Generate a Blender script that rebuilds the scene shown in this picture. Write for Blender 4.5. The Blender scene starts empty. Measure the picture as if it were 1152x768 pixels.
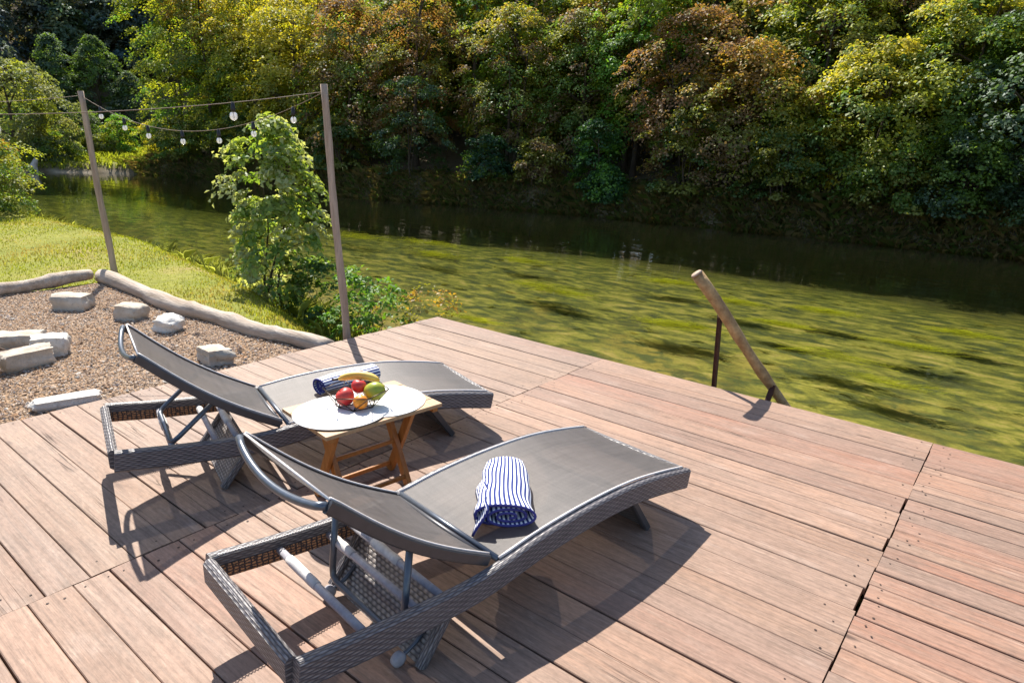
import bpy, bmesh, math, random
import numpy as np
from mathutils import Vector, Matrix
PI = math.pi
rad = math.radians
random.seed(7)
RNG = np.random.default_rng(11)
scene = bpy.context.scene
COL = scene.collection

# ------------------------------------------------------------------ helpers
class MB:
    """collects vertices/faces (with uv and a per-face tint) and links them as ONE mesh object"""
    def __init__(s): s.v = []; s.f = []; s.uv = []; s.mi = []; s.t = []; s.sm = []; s.n = 0
    def add(s, verts, faces, uvs=None, mi=0, tint=0.0, smooth=True):
        b = s.n
        s.v.extend([tuple(map(float, p)) for p in verts]); s.n += len(verts)
        for k, fc in enumerate(faces):
            s.f.append([b + i for i in fc]); s.mi.append(mi); s.t.append(tint); s.sm.append(smooth)
            s.uv.append(uvs[k] if uvs is not None else [(0.0, 0.0)] * len(fc))
    def build(s, name, mats, parent=None):
        me = bpy.data.meshes.new(name)
        me.from_pydata(s.v, [], s.f)
        if not isinstance(mats, (list, tuple)): mats = [mats]
        for m in mats: me.materials.append(m)
        me.polygons.foreach_set('material_index', s.mi)
        me.polygons.foreach_set('use_smooth', s.sm)
        a = me.attributes.new('tint', 'FLOAT', 'FACE'); a.data.foreach_set('value', s.t)
        uvl = me.uv_layers.new(name='UVMap')
        uvl.data.foreach_set('uv', [c for q in s.uv for p in q for c in p])
        me.update()
        o = bpy.data.objects.new(name, me); COL.objects.link(o)
        if parent: o.parent = parent
        return o

def tag(o, label=None, cat=None, group=None, kind=None):
    if label: o['label'] = label
    if cat: o['category'] = cat
    if group: o['group'] = group
    if kind: o['kind'] = kind
    return o

def thing(name, label, cat, loc=(0, 0, 0), rz=0.0, group=None):
    o = bpy.data.objects.new(name, None); COL.objects.link(o)
    o.empty_display_size = .1
    o.location = loc; o.rotation_euler = (0, 0, rz)
    return tag(o, label, cat, group)

def frames(pts):
    P = [Vector(p) for p in pts]; T = []
    for i in range(len(P)):
        a = P[max(i - 1, 0)]; b = P[min(i + 1, len(P) - 1)]
        T.append((b - a).normalized())
    up = Vector((0, 0, 1)) if abs(T[0].z) < .9 else Vector((1, 0, 0))
    N = []; n = (up - T[0] * up.dot(T[0])).normalized()
    for t in T:
        n = (n - t * n.dot(t)).normalized(); N.append(n)
    return P, T, N

def tube(mb, pts, r, n=8, mi=0, tint=0.0, caps=True, sq=1.0, jitter=0.0):
    P, T, N = frames(pts)
    rs = r if isinstance(r, (list, tuple)) else [r] * len(P)
    V = []; F = []; U = []; L = [0.0]
    for i in range(1, len(P)): L.append(L[-1] + (P[i] - P[i - 1]).length)
    for p, t, nn, rr in zip(P, T, N, rs):
        b = t.cross(nn)
        for k in range(n):
            a = 2 * PI * k / n; q = rr * (1 + random.uniform(-jitter, jitter))
            V.append(p + nn * math.cos(a) * q + b * math.sin(a) * q * sq)
    for i in range(len(P) - 1):
        for k in range(n):
            k2 = (k + 1) % n
            F.append([i * n + k, i * n + k2, (i + 1) * n + k2, (i + 1) * n + k])
            c = 2 * PI * rs[i] / n
            U.append([(L[i], k * c), (L[i], (k + 1) * c), (L[i + 1], (k + 1) * c), (L[i + 1], k * c)])
    if caps:
        F.append(list(range(n))[::-1]); U.append([(V[k].y, V[k].z) for k in range(n)][::-1])
        e = (len(P) - 1) * n; F.append([e + k for k in range(n)]); U.append([(V[e + k].y, V[e + k].z) for k in range(n)])
    mb.add(V, F, U, mi, tint)

def beam(mb, pts, w, h, mi=0, tint=0.0, side=None, bev=.006):
    """rounded rectangular bar swept along pts; w across, h along the frame normal (up)"""
    P, T, N = frames(pts); V = []; F = []; U = []; L = [0.0]
    for i in range(1, len(P)): L.append(L[-1] + (P[i] - P[i - 1]).length)
    a, b = w / 2, h / 2
    sec = [(-a + bev, -b), (a - bev, -b), (a, -b + bev), (a, b - bev), (a - bev, b), (-a + bev, b), (-a, b - bev), (-a, -b + bev)]
    per = [0.0]
    for k in range(8):
        x0, y0 = sec[k]; x1, y1 = sec[(k + 1) % 8]; per.append(per[-1] + math.hypot(x1 - x0, y1 - y0))
    for p, t, nn in zip(P, T, N):
        s_ = t.cross(nn)
        for x, y in sec: V.append(p + s_ * x + nn * y)
    for i in range(len(P) - 1):
        for k in range(8):
            k2 = (k + 1) % 8
            F.append([i * 8 + k, i * 8 + k2, (i + 1) * 8 + k2, (i + 1) * 8 + k])
            U.append([(L[i], per[k]), (L[i], per[k + 1]), (L[i + 1], per[k + 1]), (L[i + 1], per[k])])
    F.append(list(range(8))[::-1]); U.append([(x, y) for x, y in sec][::-1])
    e = (len(P) - 1) * 8; F.append([e + k for k in range(8)]); U.append([(x, y) for x, y in sec])
    mb.add(V, F, U, mi, tint, smooth=False)

def ellipse_ball(mb, c, r, seg=20, ring=12, fn=None, mi=0):
    V = []; F = []
    for i in range(ring + 1):
        th = PI * i / ring
        for k in range(seg):
            ph = 2 * PI * k / seg
            p = [math.sin(th) * math.cos(ph), math.sin(th) * math.sin(ph), math.cos(th)]
            if fn: p = fn(p, th, ph)
            V.append((c[0] + p[0] * r[0], c[1] + p[1] * r[1], c[2] + p[2] * r[2]))
    for i in range(ring):
        for k in range(seg):
            k2 = (k + 1) % seg
            F.append([i * seg + k, (i + 1) * seg + k, (i + 1) * seg + k2, i * seg + k2])
    mb.add(V, F, None, mi)

def np_mesh(name, verts, nper, mats, cols=None, parent=None, smooth=False):
    """fast mesh of many separate n-gons; cols = one colour per face"""
    verts = np.asarray(verts, np.float32).reshape(-1, 3); nf = len(verts) // nper
    me = bpy.data.meshes.new(name)
    me.vertices.add(len(verts)); me.vertices.foreach_set('co', verts.ravel())
    me.loops.add(len(verts)); me.loops.foreach_set('vertex_index', np.arange(len(verts), dtype=np.int32))
    me.polygons.add(nf)
    me.polygons.foreach_set('loop_start', np.arange(0, len(verts), nper, dtype=np.int32))
    me.polygons.foreach_set('loop_total', np.full(nf, nper, np.int32))
    for m in (mats if isinstance(mats, list) else [mats]): me.materials.append(m)
    if cols is not None:
        a = me.attributes.new('leafcol', 'FLOAT_COLOR', 'FACE')
        c = np.ones((nf, 4), np.float32); c[:, :3] = cols; a.data.foreach_set('color', c.ravel())
    me.update(calc_edges=True); me.validate()
    o = bpy.data.objects.new(name, me); COL.objects.link(o)
    if parent: o.parent = parent
    return o

# ------------------------------------------------------------------ materials
class NT:
    def __init__(s, name):
        s.m = bpy.data.materials.new(name); s.m.use_nodes = True
        s.t = s.m.node_tree; s.t.nodes.clear()
        s.out = s.n('ShaderNodeOutputMaterial')
    def n(s, typ, **kw):
        nd = s.t.nodes.new(typ)
        for k, v in kw.items():
            if k.startswith('i_'):
                key = k[2:]; key = int(key) if key.isdigit() else key.replace('_', ' ')
                nd.inputs[key].default_value = v
            else: setattr(nd, k, v)
        return nd
    def l(s, a, b): s.t.links.new(a, b)
    def coord(s, kind='Object', scale=(1, 1, 1), rot=(0, 0, 0)):
        c = s.n('ShaderNodeTexCoord'); mp = s.n('ShaderNodeMapping')
        mp.inputs['Scale'].default_value = scale; mp.inputs['Rotation'].default_value = rot
        s.l(c.outputs[kind], mp.inputs['Vector']); return mp.outputs['Vector']
    def noise(s, vec, scale, detail=4, rough=.55, dist=0.0):
        q = s.n('ShaderNodeTexNoise'); q.inputs['Scale'].default_value = scale; q.inputs['Detail'].default_value = detail
        q.inputs['Roughness'].default_value = rough; q.inputs['Distortion'].default_value = dist
        s.l(vec, q.inputs['Vector']); return q.outputs['Fac']
    def ramp(s, fac, stops, interp='LINEAR'):
        r = s.n('ShaderNodeValToRGB'); r.color_ramp.interpolation = interp
        e = r.color_ramp.elements
        while len(e) < len(stops): e.new(.5)
        for q, (p, c) in zip(e, stops):
            q.position = p; q.color = (c[0], c[1], c[2], 1) if isinstance(c, (tuple, list)) else (c, c, c, 1)
        s.l(fac, r.inputs['Fac']); return r.outputs['Color']
    def mix(s, fac, a, b, mode='MIX'):
        x = s.n('ShaderNodeMix', data_type='RGBA', blend_type=mode)
        for sock, val in ((x.inputs[0], fac), (x.inputs[6], a), (x.inputs[7], b)):
            if hasattr(val, 'is_output'): s.l(val, sock)
            elif isinstance(val, (int, float)): sock.default_value = val if sock == x.inputs[0] else (val, val, val, 1)
            else: sock.default_value = (*val, 1)
        return x.outputs[2]
    def math(s, op, a, b=0.0):
        x = s.n('ShaderNodeMath', operation=op)
        for i, val in enumerate((a, b)):
            if hasattr(val, 'is_output'): s.l(val, x.inputs[i])
            else: x.inputs[i].default_value = val
        return x.outputs[0]
    def bump(s, h, strength=.3, dist=.01):
        b = s.n('ShaderNodeBump'); b.inputs['Strength'].default_value = strength; b.inputs['Distance'].default_value = dist
        s.l(h, b.inputs['Height']); return b.outputs['Normal']
    def princ(s, col, rough=.6, normal=None, spec=.4, metal=0.0):
        p = s.n('ShaderNodeBsdfPrincipled')
        for key, val in (('Base Color', col), ('Roughness', rough), ('Specular IOR Level', spec), ('Metallic', metal)):
            if hasattr(val, 'is_output'): s.l(val, p.inputs[key])
            elif isinstance(val, tuple): p.inputs[key].default_value = (*val, 1)
            else: p.inputs[key].default_value = val
        if normal is not None: s.l(normal, p.inputs['Normal'])
        return p.outputs[0]
    def done(s, sh): s.l(sh, s.out.inputs['Surface']); return s.m

def mottled(name, c1, c2, scale=20, rough=.6, bump=.2, bdist=.003, stretch=(1, 1, 1), spec=.4, metal=0.0, kind='Object'):
    t = NT(name); v = t.coord(kind, stretch)
    f = t.noise(v, scale, 5); g = t.noise(v, scale * 5, 3)
    col = t.ramp(f, [(.3, c1), (.7, c2)])
    col = t.mix(.35, col, t.ramp(g, [(.3, .55), (.7, 1.15)]), 'MULTIPLY')
    return t.done(t.princ(col, rough, t.bump(t.math('ADD', f, t.math('MULTIPLY', g, .5)), bump, bdist), spec, metal))

def m_deck():
    t = NT('weathered_deck_wood')
    tint = t.n('ShaderNodeAttribute', attribute_name='tint').outputs['Fac']
    co = t.n('ShaderNodeTexCoord').outputs['Object']
    off = t.n('ShaderNodeVectorMath', operation='SCALE', i_0=(37.0, 11.0, 23.0)); t.l(tint, off.inputs['Scale'])
    ad = t.n('ShaderNodeVectorMath', operation='ADD'); t.l(co, ad.inputs[0]); t.l(off.outputs[0], ad.inputs[1])
    def mp(sc):
        m = t.n('ShaderNodeMapping'); m.inputs['Scale'].default_value = sc; t.l(ad.outputs[0], m.inputs['Vector']); return m.outputs[0]
    # knots bend the grain
    kn = t.n('ShaderNodeTexVoronoi', feature='F1'); kn.inputs['Scale'].default_value = 1.0; t.l(mp((1.1, 4.2, 1)), kn.inputs['Vector'])
    kd = kn.outputs['Distance']
    warp = t.ramp(kd, [(0, 1.0), (.35, 0.0)], 'EASE')
    g1 = t.n('ShaderNodeTexNoise'); g1.inputs['Scale'].default_value = 1; g1.inputs['Detail'].default_value = 7; g1.inputs['Roughness'].default_value = .62
    gv = t.n('ShaderNodeVectorMath', operation='ADD'); t.l(mp((1.3, 46, 6)), gv.inputs[0])
    ws = t.n('ShaderNodeVectorMath', operation='SCALE', i_0=(0, 2.2, 0)); t.l(warp, ws.inputs['Scale']); t.l(ws.outputs[0], gv.inputs[1])
    t.l(gv.outputs[0], g1.inputs['Vector']); grain = g1.outputs['Fac']
    g2 = t.noise(mp((5, 240, 6)), 1, 3); broad = t.noise(mp((1.2, 5, 1)), 1, 4); patch = t.noise(mp((2.6, 7, 1)), 1, 5, .65)
    base = t.ramp(tint, [(0, (.275, .182, .125)), (.2, (.22, .138, .092)), (.4, (.305, .175, .115)), (.6, (.27, .132, .085)), (.8, (.21, .142, .107)), (1, (.34, .203, .134))])
    base = t.mix(t.ramp(broad, [(.35, 0), (.75, .55)]), base, (.254, .184, .143))
    col = t.mix(t.ramp(grain, [(.28, .6), (.6, 0)]), base, (.221, .152, .119))
    col = t.mix(t.ramp(g2, [(.25, .3), (.55, 0)]), col, (.164, .115, .094))
    col = t.mix(t.ramp(patch, [(.58, 0), (.8, .4)]), col, (.410, .336, .287))        # pale worn scuffs
    col = t.mix(t.ramp(t.noise(mp((.8, 16, 1)), 1, 6, .7), [(.64, 0), (.72, .5)]), col, (.164, .111, .090))
    knot = t.ramp(kd, [(.0, 1.0), (.035, .8), (.07, 0)])
    sel = t.ramp(kn.outputs['Color'], [(.55, 0), (.6, 1)])
    dirt = t.noise(t.coord('Object', (1, 1, 1)), 2.2, 7, .72)
    col = t.mix(t.ramp(dirt, [(.48, 0), (.72, .55)]), col, (.156, .111, .086))
    col = t.mix(t.ramp(t.noise(mp((4, 34, 3)), 1, 6, .75), [(.5, 0), (.7, .6)]), col, (.172, .115, .082))
    col = t.mix(t.ramp(t.noise(mp((9, 60, 3)), 1, 4, .7), [(.6, 0), (.75, .4)]), col, (.426, .328, .254))
    col = t.mix(t.math('MULTIPLY', knot, sel), col, (.074, .045, .033))
    fg = t.noise(mp((3.2, 95, 4)), 1, 5, .65); spk = t.noise(mp((28, 70, 20)), 1, 4, .7)
    col = t.mix(.7, col, t.ramp(fg, [(.32, .62), (.5, 1.0), (.68, 1.2)]), 'MULTIPLY')
    col = t.mix(.7, col, t.ramp(spk, [(.32, .72), (.52, 1.0), (.7, 1.18)]), 'MULTIPLY')
    crack = t.ramp(t.noise(mp((.55, 30, 1)), 1, 2, .4, .6), [(.488, 0), (.497, 1), (.503, 1), (.512, 0)])
    crack = t.math('MULTIPLY', crack, t.ramp(t.noise(mp((1.1, 3, 1)), 1, 2), [(.58, 0), (.64, 1)]))
    col = t.mix(crack, col, (.057, .037, .029))
    h = t.math('ADD', t.math('ADD', t.math('MULTIPLY', grain, .5), t.math('MULTIPLY', fg, .6)), t.math('ADD', t.math('MULTIPLY', g2, .3), t.math('MULTIPLY', crack, -1.5)))
    return t.done(t.princ(col, t.ramp(grain, [(.3, .75), (.7, .55)]), t.bump(h, .6, .004), .3))

def m_wicker(name, c1, c2, dark, row=.0095, step=.042):
    """flat strands running lengthwise, passing over and under, half a step shifted from row to row"""
    t = NT(name)
    sp = t.n('ShaderNodeSeparateXYZ'); t.l(t.n('ShaderNodeTexCoord').outputs['UV'], sp.inputs[0])
    wv = t.noise(t.coord('UV', (9, 30, 1)), 1, 3); V_ = t.math('ADD', sp.outputs['Y'], t.math('MULTIPLY', t.math('SUBTRACT', wv, .5), .006))
    r = t.math('DIVIDE', V_, row); fl = t.math('FLOOR', r); fr = t.math('FRACT', r)
    rid = t.math('POWER', t.math('SINE', t.math('MULTIPLY', fr, PI)), .5)
    x = t.math('ADD', t.math('DIVIDE', sp.outputs['X'], step), t.math('MULTIPLY', fl, .5))
    ov = t.math('ADD', t.math('MULTIPLY', t.math('SINE', t.math('MULTIPLY', x, 2 * PI)), .5), .5)
    h = t.math('MULTIPLY', rid, t.math('ADD', t.math('MULTIPLY', ov, .55), .45))
    n = t.noise(t.coord('UV', (14, 90, 1)), 1, 5, .6); fine = t.noise(t.coord('UV', (30, 700, 1)), 1, 2); big = t.noise(t.coord('Object'), 7, 4)
    col = t.ramp(h, [(.12, dark), (.42, c1), (.95, c2)])
    col = t.mix(.75, col, t.ramp(n, [(.3, .5), (.72, 1.35)]), 'MULTIPLY')
    col = t.mix(t.ramp(big, [(.5, 0), (.8, .3)]), col, c2)
    return t.done(t.princ(col, .42, t.bump(t.math('ADD', h, t.math('MULTIPLY', fine, .2)), .8, .004), .5))

def m_openweave():
    """dark wrapped strands with gaps coloured tan to imitate warm light coming through"""
    t = NT('open_wicker_weave')
    sp = t.n('ShaderNodeSeparateXYZ'); t.l(t.n('ShaderNodeTexCoord').outputs['UV'], sp.inputs[0])
    wv = t.noise(t.coord('UV', (40, 40, 1)), 1, 3)
    X_ = t.math('ADD', t.math('DIVIDE', sp.outputs['X'], .021), t.math('MULTIPLY', wv, .9)); Y_ = t.math('ADD', t.math('DIVIDE', sp.outputs['Y'], .0115), t.math('MULTIPLY', wv, .7))
    a = t.ramp(t.math('ABSOLUTE', t.math('SINE', t.math('MULTIPLY', X_, PI))), [(.35, 0), (.55, 1)]); b = t.ramp(t.math('ABSOLUTE', t.math('SINE', t.math('MULTIPLY', Y_, PI))), [(.4, 0), (.6, 1)])
    hole = t.math('MULTIPLY', t.math('MULTIPLY', a, b), t.ramp(t.noise(t.coord('UV', (60, 90, 1)), 1, 3), [(.38, 0), (.5, 1)]))
    col = t.mix(hole, (.045, .038, .04), (.5, .27, .13))
    return t.done(t.princ(col, .5, t.bump(t.math('MULTIPLY', hole, -1), .8, .004), .4))

def m_sling():
    t = NT('sling_mesh_fabric')
    v = t.coord('Object')
    w = t.n('ShaderNodeTexWave', wave_type='BANDS', bands_direction='X'); w.inputs['Scale'].default_value = 150; w.inputs['Distortion'].default_value = .6; t.l(v, w.inputs['Vector'])
    w2 = t.n('ShaderNodeTexWave', wave_type='BANDS', bands_direction='Y'); w2.inputs['Scale'].default_value = 150; w2.inputs['Distortion'].default_value = .6; t.l(v, w2.inputs['Vector'])
    f = t.noise(t.coord('Object', (4, 60, 4)), 1, 5); g = t.noise(t.coord('Object', (60, 4, 4)), 1, 5); d = t.noise(v, 5, 4)
    col = t.ramp(t.math('MULTIPLY', t.math('ADD', f, g), .5), [(.34, (.036, .033, .033)), (.66, (.093, .083, .079))])
    col = t.mix(.8, col, t.ramp(t.noise(v, 170, 2, .6), [(.3, .7), (.7, 1.3)]), 'MULTIPLY')
    col = t.mix(t.ramp(d, [(.4, 0), (.8, .4)]), col, (.112, .099, .095))
    h = t.math('ADD', w.outputs['Fac'], w2.outputs['Fac'])
    p = t.princ(col, .48, t.bump(h, .3, .001), .6)
    tl = t.n('ShaderNodeBsdfTranslucent', i_Color=(.62, .55, .5, 1)); m0 = t.n('ShaderNodeMixShader', i_Fac=.14)
    t.l(p, m0.inputs[1]); t.l(tl.outputs[0], m0.inputs[2])
    tr = t.n('ShaderNodeBsdfTransparent', i_Color=(1, .97, .93, 1)); mx = t.n('ShaderNodeMixShader', i_Fac=.05)
    t.l(m0.outputs[0], mx.inputs[1]); t.l(tr.outputs[0], mx.inputs[2])
    return t.done(mx.outputs[0])

def m_plain(name, col, rough=.4, spec=.5, metal=0.0, n=.12):
    t = NT(name); f = t.noise(t.coord('Object'), 35, 4)
    c = t.mix(t.ramp(f, [(.3, 0), (.75, 1)]), tuple(x * (1 - n) for x in col), tuple(min(1, x * (1 + n)) for x in col))
    return t.done(t.princ(c, rough, t.bump(f, .08, .002), spec, metal))

def m_leaf(name='leaf', trans=.5):
    t = NT(name)
    a = t.n('ShaderNodeAttribute', attribute_name='leafcol').outputs['Color']
    d = t.n('ShaderNodeBsdfDiffuse'); t.l(a, d.inputs['Color'])
    tl = t.n('ShaderNodeBsdfTranslucent'); t.l(t.mix(1.0, a, (1.25, 1.2, .55), 'MULTIPLY'), tl.inputs['Color'])
    m = t.n('ShaderNodeMixShader', i_Fac=trans); t.l(d.outputs[0], m.inputs[1]); t.l(tl.outputs[0], m.inputs[2])
    g = t.n('ShaderNodeBsdfGlossy', i_Color=(.9, .95, 1, 1), i_Roughness=.5); m2 = t.n('ShaderNodeMixShader', i_Fac=.022)
    t.l(m.outputs[0], m2.inputs[1]); t.l(g.outputs[0], m2.inputs[2])
    return t.done(m2.outputs[0])

def m_bark(name, c1, c2, sc=8):
    return mottled(name, c1, c2, sc, .85, .6, .02, (1.5, 1.5, .35), .2)

def m_striped():
    t = NT('striped_towel')
    uv = t.n('ShaderNodeTexCoord').outputs['UV']; sp = t.n('ShaderNodeSeparateXYZ'); t.l(uv, sp.inputs[0])
    fr = t.math('FRACT', t.math('MULTIPLY', sp.outputs['Y'], 1 / .0165))
    st = t.ramp(fr, [(.0, 0), (.05, 1), (.5, 1), (.56, 0)])
    hem = t.ramp(sp.outputs['X'], [(.985, 0), (.987, 1)], 'CONSTANT')
    n = t.noise(t.coord('Object'), 260, 3); n2 = t.noise(t.coord('Object'), 40, 3)
    col = t.mix(st, (.86, .87, .9), (.03, .046, .18))
    col = t.mix(hem, col, (.06, .06, .24))
    col = t.mix(.4, col, t.ramp(n, [(.3, .7), (.7, 1.1)]), 'MULTIPLY')
    return t.done(t.princ(col, .95, t.bump(t.math('ADD', n, t.math('MULTIPLY', n2, .8)), .5, .004), .1))

def m_fruit(name, c1, c2, sc=6, rough=.42, spec=.4, stretch=(1, 1, 1)):
    t = NT(name); v = t.coord('Object', stretch)
    c = t.ramp(t.noise(v, sc * 4, 3), [(.35, c1), (.65, c2)])
    p = t.ramp(t.noise(v, sc * 60, 2), [(.25, .75), (.5, 1.0)])
    return t.done(t.princ(t.mix(.6, c, p, 'MULTIPLY'), rough, t.bump(t.noise(v, sc * 40, 2), .12, .001), spec))

def m_stone(name, c1, c2):
    t = NT(name); v = t.coord('Object')
    f = t.noise(v, 5, 6, .62); g = t.noise(v, 28, 5, .6); e = t.noise(v, 90, 3)
    c = t.ramp(f, [(.3, c1), (.65, c2)])
    c = t.mix(t.ramp(g, [(.55, 0), (.8, .55)]), c, (.22, .17, .12))
    pits = t.n('ShaderNodeTexVoronoi'); pits.inputs['Scale'].default_value = 26; t.l(v, pits.inputs['Vector'])
    pd = t.ramp(pits.outputs['Distance'], [(.06, 1), (.16, 0)])
    c = t.mix(t.math('MULTIPLY', pd, t.ramp(f, [(.5, 0), (.6, .7)])), c, (.12, .09, .07))
    h = t.math('ADD', t.math('MULTIPLY', f, 1.2), t.math('ADD', t.math('MULTIPLY', g, .6), t.math('MULTIPLY', e, .25)))
    return t.done(t.princ(c, .9, t.bump(h, .7, .02), .2))

def m_gravel():
    t = NT('gravel_ground'); v = t.coord('Object')
    vo = t.n('ShaderNodeTexVoronoi'); vo.inputs['Scale'].default_value = 55; t.l(v, vo.inputs['Vector'])
    big = t.noise(v, 1.6, 5, .6)
    c = t.ramp(vo.outputs['Color'], [(.1, (.213, .139, .094)), (.45, (.328, .226, .148)), (.75, (.410, .303, .213)), (1, (.451, .394, .336))])
    c = t.mix(t.ramp(big, [(.38, 0), (.7, .7)]), c, (.328, .201, .102))
    c = t.mix(t.ramp(vo.outputs['Distance'], [(.35, 0), (.7, .8)]), c, (.057, .041, .029))
    return t.done(t.princ(c, .9, t.bump(t.math('MULTIPLY', vo.outputs['Distance'], -1), .8, .012), .2))

def m_pebble():
    t = NT('pebbles')
    a = t.n('ShaderNodeAttribute', attribute_name='leafcol').outputs['Color']
    return t.done(t.princ(a, .85, None, .25))

def m_ground():
    t = NT('river_valley_ground')
    a = t.n('ShaderNodeAttribute', attribute_name='zone').outputs['Color']
    sp = t.n('ShaderNodeSeparateColor'); t.l(a, sp.inputs[0])
    v = t.coord('Object')
    n1 = t.noise(v, .9, 5, .6); n2 = t.noise(v, 14, 4); n3 = t.noise(v, 4, 5, .65)
    grass = t.ramp(n1, [(.3, (.143, .168, .021)), (.55, (.202, .202, .034)), (.75, (.269, .202, .076))])
    grass = t.mix(.6, grass, t.ramp(n2, [(.3, .5), (.7, 1.2)]), 'MULTIPLY')
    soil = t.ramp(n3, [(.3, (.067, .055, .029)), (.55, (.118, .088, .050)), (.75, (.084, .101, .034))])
    # river bed: algae covered gravel streaked along the current
    rot = (0, 0, rad(-3))
    s1 = t.noise(t.coord('Object', (.55, 1.25, 1), rot), 1.0, 6, .62, .4); s2 = t.noise(t.coord('Object', (.85, 1.15, 1), rot), 3.6, 4, .55, .5)
    s3 = t.noise(t.coord('Object', (.62, 1.35, 1), rot), 2.7, 5, .6, .5); s4 = t.noise(v, 20, 4, .7); far = t.noise(v, .25, 3)
    bed = t.ramp(s1, [(.34, (0.167, 0.138, 0.044)), (.5, (0.285, 0.216, 0.059)), (.64, (0.393, 0.285, 0.089))])
    bed = t.mix(t.ramp(s2, [(.48, 0), (.59, .93)]), bed, (0.080, 0.093, 0.045))              # soft dark weed patches
    stre = t.ramp(s3, [(.37, (0.048, 0.057, 0.032)), (.47, (0.118, 0.118, 0.034)), (.57, (0.285, 0.250, 0.059)), (.69, (0.442, 0.324, 0.128))])
    yy = t.n('ShaderNodeSeparateXYZ'); t.l(t.n('ShaderNodeTexCoord').outputs['Object'], yy.inputs[0])
    mid = t.math('ADD', t.math('MULTIPLY', yy.outputs['Y'], .1), t.math('MULTIPLY', t.math('SUBTRACT', t.noise(v, .7, 3), .5), 1.6))
    bed = t.mix(t.ramp(mid, [(.72, .0), (1.0, .92)]), bed, stre)
    bed = t.mix(.5, bed, t.ramp(s4, [(.3, .5), (.7, 1.4)]), 'MULTIPLY')
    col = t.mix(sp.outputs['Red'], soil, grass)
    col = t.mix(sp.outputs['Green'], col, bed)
    sand = t.mix(t.ramp(n2, [(.3, 0), (.7, 1)]), (.252, .202, .143), (.353, .302, .227))
    col = t.mix(sp.outputs['Blue'], col, sand)
    h = t.math('MULTIPLY', n2, t.math('SUBTRACT', 1.0, sp.outputs['Green']))
    return t.done(t.princ(col, .92, t.bump(h, .5, .05), .15))

def m_water():
    t = NT('clear_river_water')
    v = t.coord('Object', (.42, 1.0, 1)); v2 = t.coord('Object', (1, 1.7, 1), (0, 0, .2))
    a = t.noise(v, 1.5, 3, .5, .3); b = t.noise(v2, 7, 3, .5); c = t.noise(v, .5, 2)
    h = t.math('ADD', t.math('MULTIPLY', a, 1.0), t.math('MULTIPLY', t.math('MULTIPLY', b, .16), t.ramp(c, [(.4, .2), (.65, 1.0)])))
    nm = t.bump(h, .12, .12)
    fr = t.n('ShaderNodeFresnel', i_IOR=1.333); t.l(nm, fr.inputs['Normal'])
    gl = t.n('ShaderNodeBsdfGlossy', i_Roughness=.03, i_Color=(1, 1, 1, 1)); t.l(nm, gl.inputs['Normal'])
    tr0 = t.n('ShaderNodeBsdfTransparent', i_Color=(1, 1, 1, 1)); df = t.n('ShaderNodeBsdfDiffuse', i_Color=(.10, .13, .035, 1)); tr = t.n('ShaderNodeMixShader', i_Fac=.02); t.l(tr0.outputs[0], tr.inputs[1]); t.l(df.outputs[0], tr.inputs[2])
    m = t.n('ShaderNodeMixShader'); t.l(fr.outputs[0], m.inputs[0]); t.l(tr.outputs[0], m.inputs[1]); t.l(gl.outputs[0], m.inputs[2])
    va = t.n('ShaderNodeVolumeAbsorption', i_Color=(.56, .64, .38, 1), i_Density=.34); t.l(va.outputs[0], t.out.inputs['Volume'])
    return t.done(m.outputs[0])

def m_glassbulb():
    t = NT('clear_bulb_glass')
    g = t.n('ShaderNodeBsdfGlossy', i_Roughness=.08); tr = t.n('ShaderNodeBsdfTransparent', i_Color=(.93, .93, .93, 1))
    d = t.n('ShaderNodeBsdfTranslucent', i_Color=(.9, .9, .9, 1)); d2 = t.n('ShaderNodeBsdfDiffuse', i_Color=(.85, .85, .86, 1))
    lw = t.n('ShaderNodeLayerWeight', i_Blend=.35)
    m1 = t.n('ShaderNodeMixShader', i_Fac=.38); t.l(tr.outputs[0], m1.inputs[1]); t.l(d.outputs[0], m1.inputs[2])
    m3 = t.n('ShaderNodeMixShader', i_Fac=.14); t.l(m1.outputs[0], m3.inputs[1]); t.l(d2.outputs[0], m3.inputs[2])
    m2 = t.n('ShaderNodeMixShader'); t.l(lw.outputs['Facing'], m2.inputs[0]); t.l(m3.outputs[0], m2.inputs[1]); t.l(g.outputs[0], m2.inputs[2])
    return t.done(m2.outputs[0])

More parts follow.
